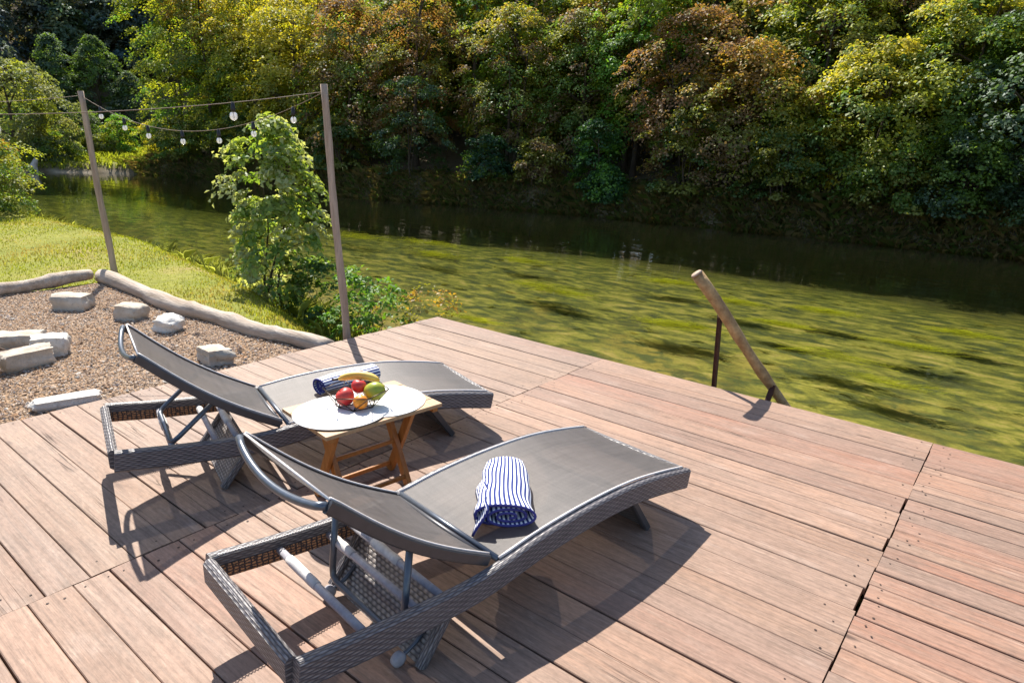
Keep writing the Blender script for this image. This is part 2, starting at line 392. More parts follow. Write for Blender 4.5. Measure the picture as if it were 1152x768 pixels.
M = dict(
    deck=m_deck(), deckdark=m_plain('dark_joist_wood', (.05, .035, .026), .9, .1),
    nail=m_plain('rusty_nail', (.035, .02, .016), .7, .3),
    wicker=m_wicker('grey_wicker', (.085, .078, .088), (.20, .185, .185), (.014, .013, .016)),
    wicker_open=m_openweave(),
    wicker_pale=m_wicker('pale_grey_wicker', (.13, .12, .125), (.33, .30, .285), (.03, .026, .028), .013, .03),
    sling=m_sling(),
    frame=m_plain('charcoal_metal', (.062, .062, .068), .38, .5, .3), bluegrey=m_plain('blue_grey_metal', (.085, .1, .125), .3, .5, .35),
    tubegrey=mottled('scuffed_grey_tube', (.24, .24, .28), (.40, .39, .41), 14, .5, .2),
    foam=mottled('white_foam', (.42, .41, .41), (.60, .58, .56), 12, .8, .25),
    trim=m_plain('pale_edge_trim', (.62, .58, .56), .4, .5),
    teak=mottled('oiled_teak', (.302, .105, .018), (.403, .160, .038), 6, .45, .25, .003, (10, 10, .8), .4),
    teaktop=mottled('pale_teak_top', (.353, .206, .097), (.462, .294, .160), 6, .5, .25, .002, (14, 2, 4), .4),
    mat=m_plain('white_place_mat', (.672, .664, .638), .55, .3, 0, .03),
    wire=m_plain('bronze_wire', (.05, .035, .025), .4, .5, .8),
    towel=m_striped(),
    apple=m_fruit('red_apple_skin', (.437, .017, .021), (.521, .063, .042)), orange=m_fruit('orange_peel', (.655, .197, .013), (.689, .252, .017), 8, .45),
    mango=m_fruit('green_mango_skin', (.252, .319, .025), (.403, .361, .042), 5, .35), banana=m_fruit('banana_skin', (.605, .353, .050), (.672, .462, .101), 5, .5),
    stem=m_plain('fruit_stem', (.050, .029, .013), .8, .2),
    stone=m_stone('limestone', (.336, .277, .214), (.504, .454, .386)), stonew=m_stone('white_limestone', (.470, .445, .403), (.622, .596, .554)),
    log=mottled('bleached_log', (.302, .235, .176), (.487, .420, .353), 5, .85, .7, .02, (.35, 3.2, 3.2), .2),
    pole=mottled('weathered_pole', (.29, .205, .15), (.50, .385, .30), 7, .8, .8, .012, (3.5, 3.5, .35), .25),
    rail=mottled('brown_barked_rail', (.202, .113, .046), (.470, .311, .147), 5, .7, .7, .012, (2.5, 2.5, 2.5), .35),
    rust=mottled('rusty_steel', (.038, .012, .007), (.071, .025, .013), 14, .75, .3, .003, (1, 1, 1), .3),
    gravel=m_gravel(), pebble=m_pebble(), ground=m_ground(), water=m_water(),
    leaf=m_leaf('leaf', .52), grassm=m_leaf('grass_blade', .5), dryleaf=m_leaf('needles', .2), weed=m_leaf('river_weed_leaf', .3),
    bark=m_bark('brown_bark', (.05, .038, .028), (.11, .085, .062)), barkg=m_bark('grey_bark', (.09, .078, .065), (.17, .15, .125)),
    stick=mottled('burnt_stick', (.06, .04, .03), (.22, .14, .09), 10, .9, .5, .01),
    black=m_plain('black_socket', (.016, .016, .018), .5, .4), cable=m_plain('tan_cable', (.20, .145, .10), .7, .3), bulb=m_glassbulb(),
    drift=mottled('pale_driftwood', (.45, .38, .33), (.66, .58, .52), 6, .85, .6, .02),
)

# ------------------------------------------------------------------ camera, light
H = 1.689
f_px, pit, rol, yaw = 746.6, rad(16.58), rad(1.98), rad(-38.16)
fwd = Vector((math.sin(yaw) * math.cos(pit), math.cos(yaw) * math.cos(pit), -math.sin(pit)))
r0 = Vector((math.cos(yaw), -math.sin(yaw), 0)); u0 = r0.cross(fwd)
rt = r0 * math.cos(rol) + u0 * math.sin(rol); upv = -r0 * math.sin(rol) + u0 * math.cos(rol)
cd = bpy.data.cameras.new('camera'); cam = bpy.data.objects.new('camera', cd); COL.objects.link(cam)
cam.matrix_world = Matrix(((rt.x, upv.x, -fwd.x, 0), (rt.y, upv.y, -fwd.y, 0), (rt.z, upv.z, -fwd.z, H), (0, 0, 0, 1)))
cd.sensor_width = 36; cd.lens = f_px / 1152 * 36; cd.clip_start = .05; cd.clip_end = 2000
scene.camera = cam

AZ, EL = rad(152.3), rad(50)
S = Vector((math.cos(AZ) * math.cos(EL), math.sin(AZ) * math.cos(EL), math.sin(EL)))
ld = bpy.data.lights.new('sun', 'SUN'); ld.energy = 4.7; ld.angle = rad(.5); ld.color = (1, .93, .83)
sun = bpy.data.objects.new('sun', ld); COL.objects.link(sun); sun.rotation_euler = S.to_track_quat('Z', 'Y').to_euler()
sun.location = (-20, 10, 40)
w = bpy.data.worlds.new('World'); scene.world = w; w.use_nodes = True
bg = w.node_tree.nodes['Background']; sky = w.node_tree.nodes.new('ShaderNodeTexSky')
sky.sky_type = 'NISHITA'; sky.sun_disc = False; sky.sun_elevation = EL; sky.sun_rotation = math.atan2(S.x, S.y) % (2 * PI)
w.node_tree.links.new(sky.outputs[0], bg.inputs[0]); bg.inputs[1].default_value = .10
vs = scene.view_settings; vs.view_transform = 'Standard'; vs.look = 'None'; vs.exposure = 1.22; vs.gamma = 1; vs.use_curve_mapping = False
scene.cycles.max_bounces = 8; scene.cycles.transparent_max_bounces = 16; scene.cycles.diffuse_bounces = 4
scene.cycles.use_denoising = True; scene.cycles.sample_clamp_indirect = 6; scene.cycles.caustics_reflective = False; scene.cycles.caustics_refractive = False

# ------------------------------------------------------------------ terrain
WZ = -.9                                            # water level
NEAR = [(90, 3.6), (0, 3.6), (-4.3, 4.35), (-5.5, 4.95), (-8, 5.75), (-12.6, 6.5), (-18, 6.35), (-22.5, 6.6), (-27.5, 4.5), (-32, -3), (-35, -15), (-38, -70)]
FAR = [(-56, -70), (-54, -15), (-51.5, 2), (-49.5, 10), (-47.5, 15), (-44.5, 18.6), (-40, 20.2), (-33, 19.6), (-25, 19.6), (-15, 22.3), (-6, 23.0), (0, 23.0), (20, 22), (90, 22)]
POLY = np.array(NEAR + FAR)
FARX = np.array([p[0] for p in FAR[5:]]); FARY = np.array([p[1] for p in FAR[5:]])
NX = np.array([p[0] for p in NEAR[::-1]]); NY = np.array([p[1] for p in NEAR[::-1]])
def far_y(x): return float(np.interp(x, FARX, FARY))
def near_y(x): return float(np.interp(x, NX[3:], NY[3:]))
def seg_dist(X, Y, pts):
    d = np.full(X.shape, 1e9)
    for (ax, ay), (bx, by) in zip(pts[:-1], pts[1:]):
        dx, dy = bx - ax, by - ay
        t = np.clip(((X - ax) * dx + (Y - ay) * dy) / (dx * dx + dy * dy), 0, 1)
        d = np.minimum(d, np.hypot(X - ax - t * dx, Y - ay - t * dy))
    return d
def inside(X, Y):
    c = np.zeros(X.shape, bool); n = len(POLY)
    for i in range(n):
        x1, y1 = POLY[i]; x2, y2 = POLY[(i + 1) % n]
        cr = ((y1 > Y) != (y2 > Y)) & (X < (x2 - x1) * (Y - y1) / (y2 - y1 + 1e-12) + x1)
        c ^= cr
    return c
def wob(X, Y, s, seed=0):
    return (np.sin(X * s + 1.3 * seed) * np.cos(Y * s * 1.17 + 2.1 * seed) + .5 * np.sin(X * s * 2.3 + Y * s * 1.9 + seed)) / 1.5
def sstep(a, b, x):
    t = np.clip((x - a) / (b - a), 0, 1); return t * t * (3 - 2 * t)
def height(X, Y):
    X = np.asarray(X, float); Y = np.asarray(Y, float)
    dn = seg_dist(X, Y, NEAR); df = seg_dist(X, Y, FAR); ins = inside(X, Y)
    bed = WZ - .08 - .75 * sstep(0, 3.0, dn) * sstep(0, .8, df) - .35 * (1 - sstep(1.5, 7.5, df)) * sstep(0, .9, df) + .02 * wob(X, Y, 1.3, 2)
    near = WZ - .08 + (.87 - .07) * sstep(0, 1.5, dn) + .03 * wob(X, Y, .9, 1) * sstep(.5, 2, dn)
    fr = WZ - .08 + 1.15 * sstep(0, 1.1, df) + .25 * sstep(1, 4, df) + .20 * np.clip(df - 3, 0, 95) + .10 * wob(X, Y, .8, 3) * sstep(.3, 2, df) + .5 * wob(X, Y, .12, 4) * sstep(4, 15, df)
    # low meadow at the head of the pool, hillside far behind it
    dx = np.clip(-50 - X, 0, None)
    mead = WZ - .05 + .55 * sstep(0, 1.4, df) + .05 * np.clip(df, 0, 14) + .5 * np.clip(df - 16, 0, 90) + .08 * wob(X, Y, .8, 3)
    k = sstep(-43, -47, X + .25 * (Y - 18)) * (Y < 60)
    fr = fr * (1 - k) + mead * k
    isnear = dn < df
    z = np.where(ins, bed, np.where(isnear, near, fr))
    return z, ins, isnear, dn, df, k
def axis(segs):
    o = []
    for a, b, st in segs: o += list(np.arange(a, b, st))
    return np.array(o + [segs[-1][1]])
gx = axis([(-260, -90, 9), (-90, -56, 2), (-56, -26, .6), (-26, 4, .28), (4, 14, .6), (14, 40, 2.5), (40, 90, 8)])
gy = axis([(-90, -30, 6), (-30, -6, 2), (-6, 1, .8), (1, 8, .22), (8, 19, .45), (19, 27, .28), (27, 40, 1), (40, 80, 3), (80, 200, 9)])
GX, GY = np.meshgrid(gx, gy, indexing='ij'); GZ, INS, ISN, DN, DF, KM = height(GX, GY)
nx, ny = GX.shape
me = bpy.data.meshes.new('ground')
idx = np.arange(nx * ny).reshape(nx, ny)
fc = np.stack([idx[:-1, :-1], idx[1:, :-1], idx[1:, 1:], idx[:-1, 1:]], -1).reshape(-1, 4)
me.from_pydata(np.stack([GX, GY, GZ], -1).reshape(-1, 3).tolist(), [], fc.tolist())
za = me.attributes.new('zone', 'FLOAT_COLOR', 'POINT')
zc = np.zeros((nx * ny, 4), np.float32); zc[:, 3] = 1
gr = np.where(ISN, sstep(.25, .7, DN) * (1 - sstep(-5.0, -4.6, GX)), KM * sstep(.5, 1.2, DF) * (1 - sstep(16, 22, DF)))
zc[:, 0] = np.where(INS, 0, gr).ravel(); zc[:, 1] = np.where(INS, sstep(0, .3, np.minimum(DN, DF)) * (.15 + .85 * sstep(1.4, 5.2, DF + .6 * wob(GX, GY, .7, 6))), 0).ravel()  # bed colour darkens toward the far bank, standing in for shade and dark reflection
zc[:, 2] = (np.where(INS, 0, KM) * (1 - sstep(.15, .45, DF)) * (DF < DN)).ravel()
za.data.foreach_set('color', zc.ravel())
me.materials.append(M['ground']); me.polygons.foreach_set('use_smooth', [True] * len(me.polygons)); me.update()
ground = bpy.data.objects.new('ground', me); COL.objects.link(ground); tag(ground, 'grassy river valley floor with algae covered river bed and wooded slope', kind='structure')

mb = MB(); c8 = [(x, y, z) for z in (-3.4, WZ) for (x, y) in ((-60, -70), (90, -70), (90, 26), (-60, 26))]; mb.add(c8, [[3, 2, 1, 0], [4, 5, 6, 7], [0, 1, 5, 4], [1, 2, 6, 5], [2, 3, 7, 6], [3, 0, 4, 7]], smooth=False)
tag(mb.build('river', M['water']), 'clear shallow green river flowing past the deck', kind='structure')

def ground_z(x, y): return float(height(np.array([x]), np.array([y]))[0][0])

# ------------------------------------------------------------------ deck
mb = MB()
def board(x0, x1, y0, y1, z=0.0, tint=None):
    tint = random.random() if tint is None else tint
    n = max(2, int((x1 - x0) / .28)); V = []; F = []
    g0 = random.choice((.0008, .0012, .002, .0025, .005)); g1 = random.choice((.0008, .0012, .002, .0025, .0045)); z += random.uniform(-.002, .002)
    w0 = random.uniform(-.0015, .0015); cup = random.uniform(-.0012, .0018); c = .003
    ph = random.uniform(0, 6)
    for i in range(n + 1):
        x = x0 + (x1 - x0) * i / n; e = .0012 * math.sin(ph + x * 2.1) + w0 * (x - x0)
        a, b = y0 + g0 + e, y1 - g1 + e * .6; zz = z + .0012 * math.sin(ph * 2 + x * 1.6); m = (a + b) / 2
        V += [(x, a, zz - .034), (x, a, zz - c), (x, a + c, zz), (x, m, zz + cup), (x, b - c, zz), (x, b, zz - c), (x, b, zz - .034)]
    for i in range(n):
        for k in range(6):
            F.append([i * 7 + k, (i + 1) * 7 + k, (i + 1) * 7 + k + 1, i * 7 + k + 1])
    F.append([0, 1, 2, 3, 4, 5, 6]); F.append([n * 7 + k for k in (6, 5, 4, 3, 2, 1, 0)])
    mb.add(V, F, None, 0, tint, smooth=False)
    for xe, sgn in ((x0, 1), (x1, -1)):
        for k in range(2):
            if random.random() < .75:
                px = xe + sgn * (.035 + random.uniform(0, .03) + .04 * (random.random() < .3)); py = y0 + (y1 - y0) * (.25 + .5 * k) + random.uniform(-.015, .015)
                r = random.uniform(.0035, .0055)
                mb.add([(px + r * math.cos(a * PI / 4), py + r * math.sin(a * PI / 4), z + .0022) for a in range(8)], [list(range(8))], None, 1)
def ylist(fixed, lo, wmin, wmax):
    ys = list(fixed)
    while ys[-1] > lo: ys.append(ys[-1] - random.uniform(wmin, wmax))
    return ys
XS = [-4.58, -2.65, -.27, 2.6]
yA = ylist([4.61, 4.44, 4.29, 4.09, 3.92, 3.76, 3.59, 3.43, 3.27, 3.10, 2.94, 2.78, 2.62, 2.46, 2.31, 2.15, 2.0, 1.84, 1.68, 1.53, 1.37, 1.215, 1.065, .91, .745, .59, .43], -1.6, .15, .17)
yB = ylist([4.61, 4.40, 4.28, 4.09, 3.89, 3.70, 3.51, 3.36, 3.22, 3.09, 2.93, 2.74, 2.56, 2.38, 2.22, 2.06, 1.9, 1.73, 1.57, 1.41, 1.25, 1.09, .94, .81, .68, .53, .39], -1.6, .14, .17)
yC = ylist([4.61, 4.46, 4.27, 4.19, 4.10, 3.93], -1.6, .085, .165)
for (x0, x1, ys, seed) in ((XS[0], XS[1], yA, 0), (XS[1], XS[2], yB, 1), (XS[2], XS[3], yC, 2)):
    for a, b in zip(ys[1:], ys[:-1]):
        tt = random.random() * .75 + (0 if seed == 0 else .25)
        if seed == 0 and random.random() < .6: tt = random.choice((.05, .15, .82, .88))
        board(x0 + .003 + random.uniform(-.004, .003), x1 - .003 + random.uniform(-.004, .003) - (.006 if random.random() < .2 else 0), a, b, 0.0, tt)
deck = mb.build('deck', [M['deck'], M['nail']])
tag(deck, 'weathered pinkish brown wooden deck of long boards above the river', 'deck', kind='structure')
mb = MB()
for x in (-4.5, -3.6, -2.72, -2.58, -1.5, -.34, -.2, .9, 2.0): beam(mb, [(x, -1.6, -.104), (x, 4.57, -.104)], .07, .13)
beam(mb, [(-4.56, 4.57, -.34), (2.6, 4.57, -.34)], .045, .60); beam(mb, [(-4.5, 2.5, -.3), (2.6, 2.5, -.3)], .14, .2)  # front fascia deepened so sunlit water does not show through the board gaps
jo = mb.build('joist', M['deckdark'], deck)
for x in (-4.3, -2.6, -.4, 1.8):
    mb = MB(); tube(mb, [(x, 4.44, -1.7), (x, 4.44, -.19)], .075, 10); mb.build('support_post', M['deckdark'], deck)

# ------------------------------------------------------------------ sun loungers
LL, LW = 2.02, .68
ZS = np.array([0, .35, .7, 1.0, 1.3, 1.6, 1.8, 2.02]); ZV = np.array([.322, .285, .270, .305, .318, .305, .275, .231])
def ztop(s):
    i = np.clip(np.searchsorted(ZS, s) - 1, 0, len(ZS) - 2)
    h = ZS[i + 1] - ZS[i]; t = (s - ZS[i]) / h
    m = np.gradient(ZV, ZS)
    return float((2*t**3-3*t**2+1)*ZV[i] + (t**3-2*t**2+t)*h*m[i] + (-2*t**3+3*t**2)*ZV[i+1] + (t**3-t**2)*h*m[i+1])
def strip(mb, prof, v0, v1, sag=0.0, nv=10, mi=0):
    V = []; F = []; n = len(prof)
    for (x, z) in prof:
        for k in range(nv + 1):
            q = k / nv; V.append((x, v0 + (v1 - v0) * q, z - sag * (1 - (2 * q - 1) ** 2)))
    for i in range(n - 1):
        for k in range(nv):
            a = i * (nv + 1) + k; F.append([a, a + nv + 1, a + nv + 2, a + 1])
    mb.add(V, F, [[(V[j][0], V[j][1]) for j in f] for f in F], mi)

def make_lounger(label, loc, rz, swing, wheels=True):
    t = thing('sun_lounger', label, 'sun lounger', loc, rz, 'wicker sun loungers on the deck')
    hh = .098
    ss_ = np.linspace(.02, LL - .02, 28)
    for name_v, v in ((0, .02), (1, LW - .02)):
        mb = MB(); beam(mb, [(s, v, ztop(s) - hh / 2) for s in ss_], .04, hh, bev=.008)
        o = mb.build('side_rail', M['wicker'] if name_v == 0 else M['wicker'], t)
        if name_v == 1:       # loose open weave on the inner face of the far rail, cord wrapped along its top
            mb = MB(); V = []; sv = np.linspace(.045, .72, 24)
            for s in sv: V += [(s, v - .0225, ztop(s) - .092), (s, v - .0225, ztop(s) - .042)]
            F = [[2 * i, 2 * i + 2, 2 * i + 3, 2 * i + 1] for i in range(23)]
            mb.add(V, F, [[(V[j][0], V[j][2] - ztop(V[j][0])) for j in f] for f in F], 0, smooth=False); mb.build('open_weave', M['wicker_open'], o)
        mb = MB(); vi = v + (.021 if name_v == 0 else -.019); pts = []
        for k, s in enumerate(np.arange(.05 if name_v else .80, LL - .05, .0055)): pts.append((s, vi + .0035 * (1 if k % 2 else -1), ztop(s) + .002))
        tube(mb, pts, .0028, 5); mb.build('binding_cord', M['trim'], o)
    mb = MB(); beam(mb, [(.02, .041, ztop(.02) - .05), (.02, LW - .041, ztop(.02) - .05)], .04, .094, bev=.012); mb.build('head_rail', M['wicker'], t)
    mb = MB(); beam(mb, [(LL - .02, .041, ztop(LL - .02) - .05), (LL - .02, LW - .041, ztop(LL - .02) - .05)], .04, .094, bev=.012); mb.build('foot_rail', M['wicker'], t)
    # seat sling
    mb = MB(); strip(mb, [(s, ztop(s) + .004) for s in np.linspace(.795, LL - .035, 30)], .032, LW - .032, .014, 12)
    seat = mb.build('seat', M['sling'], t)
    for v in (.035, LW - .035):
        mb = MB(); tube(mb, [(s, v, ztop(s) + .006) for s in np.linspace(.795, LL - .04, 24)], .0055, 6); mb.build('edge_trim', M['trim'], seat)
    mb = MB(); tube(mb, [(.797, .04, ztop(.8) - .004), (.797, LW - .04, ztop(.8) - .004)], .012, 8); mb.build('cross_bar', M['bluegrey'], seat)
    # backrest: concave slatted sling between two flat side bars, bowed head bar
    hx, hz = .765, .292; tx, tz = .165, .735
    d = Vector((tx - hx, 0, tz - hz)); Ln = d.length; d.normalize(); nrm = Vector((d.z, 0, -d.x)); nrm = nrm if nrm.z > 0 else -nrm
    prof = []
    for q in np.linspace(0, 1, 22):
        p = Vector((hx, 0, hz)) + d * Ln * q - nrm * (.031 * math.sin(PI * min(1, q * 1.02)) ** 1.0); prof.append((p.x, p.z))
    back = None
    mb = MB(); strip(mb, [(x, z + .003) for x, z in prof], .062, LW - .062, .014, 12); back = mb.build('backrest', M['sling'], t)
    for v in (.053, LW - .053):
        mb = MB(); beam(mb, [(x + nrm.x * -.012, v, z + nrm.z * -.012) for x, z in prof], .02, .04, bev=.005); mb.build('back_frame', M['frame'], back)
        mb = MB(); tube(mb, [(x + nrm.x * .010, v + (.009 if v < .3 else -.009), z + nrm.z * .010) for x, z in prof], .004, 6); mb.build('edge_trim', M['trim'], back)
    mb = MB(); pts = []
    for q in np.linspace(0, 1, 15):
        v = .053 + (LW - .106) * q; bow = .052 * (math.sin(PI * q) ** .75 if 0 < q < 1 else 0)
        p = Vector((tx, v, tz)) - nrm * (bow + .012) + d * .006; pts.append(tuple(p))
    tube(mb, pts, .0125, 10); mb.build('head_bar', M['bluegrey'], back)
    mb = MB(); tube(mb, [(tx + .004, .06, tz + .004), (tx + .004, LW - .06, tz + .004)], .0042, 6); mb.build('head_seam', M['trim'], back)
    mb = MB(); tube(mb, [(hx - .004, .06, hz - .008), (hx - .004, LW - .06, hz - .008)], .011, 8); mb.build('hinge_bar', M['frame'], t)
    # swinging prop under the backrest
    q = .44; pa = Vector((hx, 0, hz)) + d * Ln * q - nrm * .055
    bx, bz = swing; e = Vector((bx - pa.x, 0, bz - pa.z)).normalized() * .05
    mb = MB()
    tube(mb, [(pa.x, .11, pa.z), (bx - e.x, .11, bz - e.z), (bx - e.x * .3, .118, bz - e.z * .3), (bx, .15, bz), (bx, LW - .15, bz), (bx - e.x * .3, LW - .118, bz - e.z * .3), (bx - e.x, LW - .11, bz - e.z), (pa.x, LW - .11, pa.z)], .0125, 10)
    mb.build('prop_bar', M['bluegrey'], t)
    # cross tubes
    for s, z, foam in ((.265, .245, True), (.462, .225, False), (.555, .235, False)):
        mb = MB(); tube(mb, [(s, .041, z), (s, LW - .041, z)], .0145, 10); tb = mb.build('cross_tube', M['tubegrey'], t)
        a, b = (.36, .56) if foam else ((.3, .47) if s > .5 else (.46, .6))
        mb = MB(); vv = np.linspace(a, b, 7); tube(mb, [(s, v, z + .001) for v in vv], [.0152 + .0018 * (1 if 0 < i < 6 else 0) + random.uniform(0, .0035) for i in range(7)], 10); mb.build('foam_sleeve', M['foam'], tb)
    # leg panels in wicker with a leg at each end
    for (x0, z0, x1, nm) in ((.60, .18, .462, 0), (1.60, .205, 1.752, 1)):
        mb = MB(); n = 8
        V = []; F = []; U = []
        for i in range(n + 1):
            qq = i / n; x = x0 + (x1 - x0) * qq * .985; z = z0 * (1 - qq * .985)
            V += [(x, .07, z), (x, LW - .07, z), (x + .012, .07, z), (x + .012, LW - .07, z)]
        for i in range(n):
            a = i * 4; b = a + 4
            for (p, r) in ((0, 1), (3, 2)):
                F.append([a + p, a + r, b + r, b + p]); U.append([(V[j][1], V[j][2]) for j in F[-1]])
        F.append([n * 4, n * 4 + 1, n * 4 + 3, n * 4 + 2]); U.append([(0, 0), (.5, 0), (.5, .01), (0, .01)])
        mb.add(V, F, U, 0, smooth=False); mb.build('leg_panel', M['wicker_pale'] if nm == 0 else M['wicker'], t)
        for v in (.052, LW - .052):
            mb = MB(); beam(mb, [(x0, v, z0 + .01), (x1, v, .004)], .034, .036, bev=.006); mb.build('leg', M['wicker'] if nm == 0 else M['frame'], t)
    for v in ((.11, LW - .11) if wheels else ()):
        mb = MB(); tube(mb, [(.53, v, .09), (.49, v, .055), (.45, v, .038), (.425, v, .03)], .008, 8); wb = mb.build('wheel_bracket', M['bluegrey'], t)
        mb = MB(); tube(mb, [(.415, v - .014, .027), (.415, v - .010, .027), (.415, v + .010, .027), (.415, v + .014, .027)], [.016, .026, .026, .016], 18); mb.build('wheel', M['tubegrey'], wb)
    return t
make_lounger('grey wicker sun lounger nearest the camera, with the folded striped towel lying on its seat', (-1.34, .794, 0), 1.441, (.43, .085))
make_lounger('grey wicker sun lounger by the gravel, behind the little table, with a rolled striped towel', (-3.019, .989, 0), 1.261, (.262, .262), False)

# ------------------------------------------------------------------ folding table and what stands on it
TL, TW, TZ = .63, .425, .45
tp = Vector((-2.234, 1.571, 0)); ldir = Vector((.085, .628, 0)).normalized(); trz = math.atan2(ldir.y, ldir.x)
# local x = along the table, local y = to the left (away from camera)
tb = thing('folding_table', 'low oiled teak folding table with crossed legs between the two loungers', 'table', tuple(tp), trz)
mb = MB()
for k in range(5):
    y0 = TW * k / 5; beam(mb, [(.0, y0 + TW / 10, TZ - .010), (TL, y0 + TW / 10, TZ - .010)], TW / 5 - .003, .018, bev=.002, tint=k / 5)
top = mb.build('tabletop', M['teaktop'], tb)
for x in (.035, TL - .035):
    mb = MB(); beam(mb, [(x, .012, TZ - .0305), (x, TW - .012, TZ - .0305)], .03, .022, bev=.003); mb.build('batten', M['teak'], top)
for (xi, ya, yb) in ((.105, .10, .315), (.138, .33, .10)):
    for x in (xi, TL - xi):
        mb = MB(); beam(mb, [(x, ya, TZ - .022), (x, yb, .002)], .026, .046, bev=.003); mb.build('leg', M['teak'], tb)
for (y, z, xi) in ((.212, .215, .152), (.117, .05, .152), (.297, .05, .118)):
    mb = MB(); beam(mb, [(xi, y, z), (TL - xi, y, z)], .016, .022, bev=.003); mb.build('stretcher', M['teak'], tb)
def loc2w(x, y, z): 
    c, s = math.cos(trz), math.sin(trz); return (tp.x + x * c - y * s, tp.y + x * s + y * c, z)
def mat_oval(cx, cy, ax, ay, z, rz, label):
    mb = MB(); n = 64; V = []
    for (q, zz) in ((1, z), (1, z + .003), (.985, z + .004)):
        V += [(q * ax * math.cos(2 * PI * k / n), q * ay * math.sin(2 * PI * k / n), zz) for k in range(n)]
    F = [[i * n + k, i * n + (k + 1) % n, (i + 1) * n + (k + 1) % n, (i + 1) * n + k] for i in range(2) for k in range(n)]
    F.append([2 * n + k for k in range(n)]); F.append(list(range(n))[::-1]); mb.add(V, F, None, 0, smooth=False)
    o = mb.build('place_mat', M['mat']); o.location = (*loc2w(cx, cy, 0)[:2], 0); o.rotation_euler = (0, 0, trz + rz)
    return tag(o, label, 'place mat', 'white place mats on the table')
mat_oval(.418, .208, .215, .208, TZ + .0005, .15, 'white oval place mat on the riverward half of the little table, partly covered')
mat_oval(.190, .206, .225, .208, TZ + .0052, .05, 'white oval place mat on the near half of the little table, overlapping the other mat')
MZ = TZ + .0095
bc = Vector(loc2w(.285, .225, 0))
bk = thing('fruit_basket', 'open bronze wire basket holding fruit on the white place mats', 'basket', (bc.x, bc.y, MZ), trz + .35)
hexa = lambda r, z, o=0: [(r * math.cos(PI / 3 * k + o), r * math.sin(PI / 3 * k + o), z) for k in range(6)]
top6 = hexa(.155, .080); bot6 = hexa(.092, .0035, PI / 6)
mb = MB()
for k in range(6): tube(mb, [top6[k], top6[(k + 1) % 6]], .0027, 6)
mb.build('rim', M['wire'], bk)
mb = MB()
for k in range(6): tube(mb, [bot6[k], bot6[(k + 1) % 6]], .0022, 6)
for k in range(3): tube(mb, [bot6[k], bot6[k + 3]], .0022, 6)
mb.build('base_ring', M['wire'], bk)
for k in range(6):
    mb = MB(); tube(mb, [bot6[k], top6[k]], .0022, 6); tube(mb, [bot6[k], top6[(k + 1) % 6]], .0022, 6); mb.build('strut', M['wire'], bk)
camr = Vector((rt.x, rt.y, 0)).normalized(); camf = Vector((-camr.y, camr.x, 0))
def fpos(a, b, z): p = bc + camr * a + camf * b; return (p.x, p.y, z)
def apple(label, loc, r, tilt):
    def fn(p, th, ph):
        k = 1 - .16 * math.exp(-(th / .32) ** 2) * 1.6 - .10 * math.exp(-((PI - th) / .3) ** 2); tap = 1 - .10 * (1 - math.cos(th)) * .6
        return [p[0] * tap * k, p[1] * tap * k, p[2] * (k if th < .9 else 1) * .9]
    t = thing('apple', label, 'apple', loc, 0, 'apples in the basket'); t.rotation_euler = tilt
    mb = MB(); ellipse_ball(mb, (0, 0, 0), (r, r, r), 28, 20, fn); mb.build('flesh', M['apple'], t)
    mb = MB(); tube(mb, [(0, 0, r * .66), (.002, 0, r * .85), (.005, 0, r * 1.05)], [.0016, .0014, .002], 6); mb.build('stem', M['stem'], t)
apple('red apple at the front left of the fruit basket, larger of the two', fpos(-.047, -.030, MZ + .050), .048, (.5, -.5, 0))
apple('red apple in the middle of the fruit basket, just before the banana', fpos(.006, .030, MZ + .082), .039, (-.2, .25, 1))
mb = MB(); ellipse_ball(mb, (0, 0, 0), (.035, .035, .034), 28, 18)
o = mb.build('orange', M['orange']); o.location = fpos(.034, -.066, MZ + .040); tag(o, 'small orange at the front of the fruit basket beside the apple', 'orange')
def mfn(p, th, ph): return [p[0] * (1 + .12 * p[2]), p[1] * (1 + .12 * p[2]) + .12 * p[2] ** 2, p[2]]
mb = MB(); ellipse_ball(mb, (0, 0, 0), (.045, .043, .057), 28, 18, mfn)
o = mb.build('mango', M['mango']); o.location = fpos(.082, .005, MZ + .068); o.rotation_euler = (.35, 1.25, trz - .7); tag(o, 'green and yellow mango at the right of the fruit basket', 'mango')
bt = thing('banana', 'yellow banana lying along the back of the fruit basket', 'banana', fpos(.0, .078, MZ + .105), math.atan2(camr.y, camr.x))
mb = MB(); pts = []; rr = []
for q in np.linspace(-1, 1, 15):
    pts.append((.1 * q, -.02 * (q * q), .016 * (1 - q * q))); rr.append(.0215 * (1 - abs(q) ** 4 * .72))
tube(mb, pts, rr, 10); mb.build('peel', M['banana'], bt)
mb = MB(); tube(mb, [(-.1, -.02, 0), (-.118, -.026, -.002), (-.128, -.028, .002)], [.0062, .005, .006], 8); mb.build('stem', M['stem'], bt)

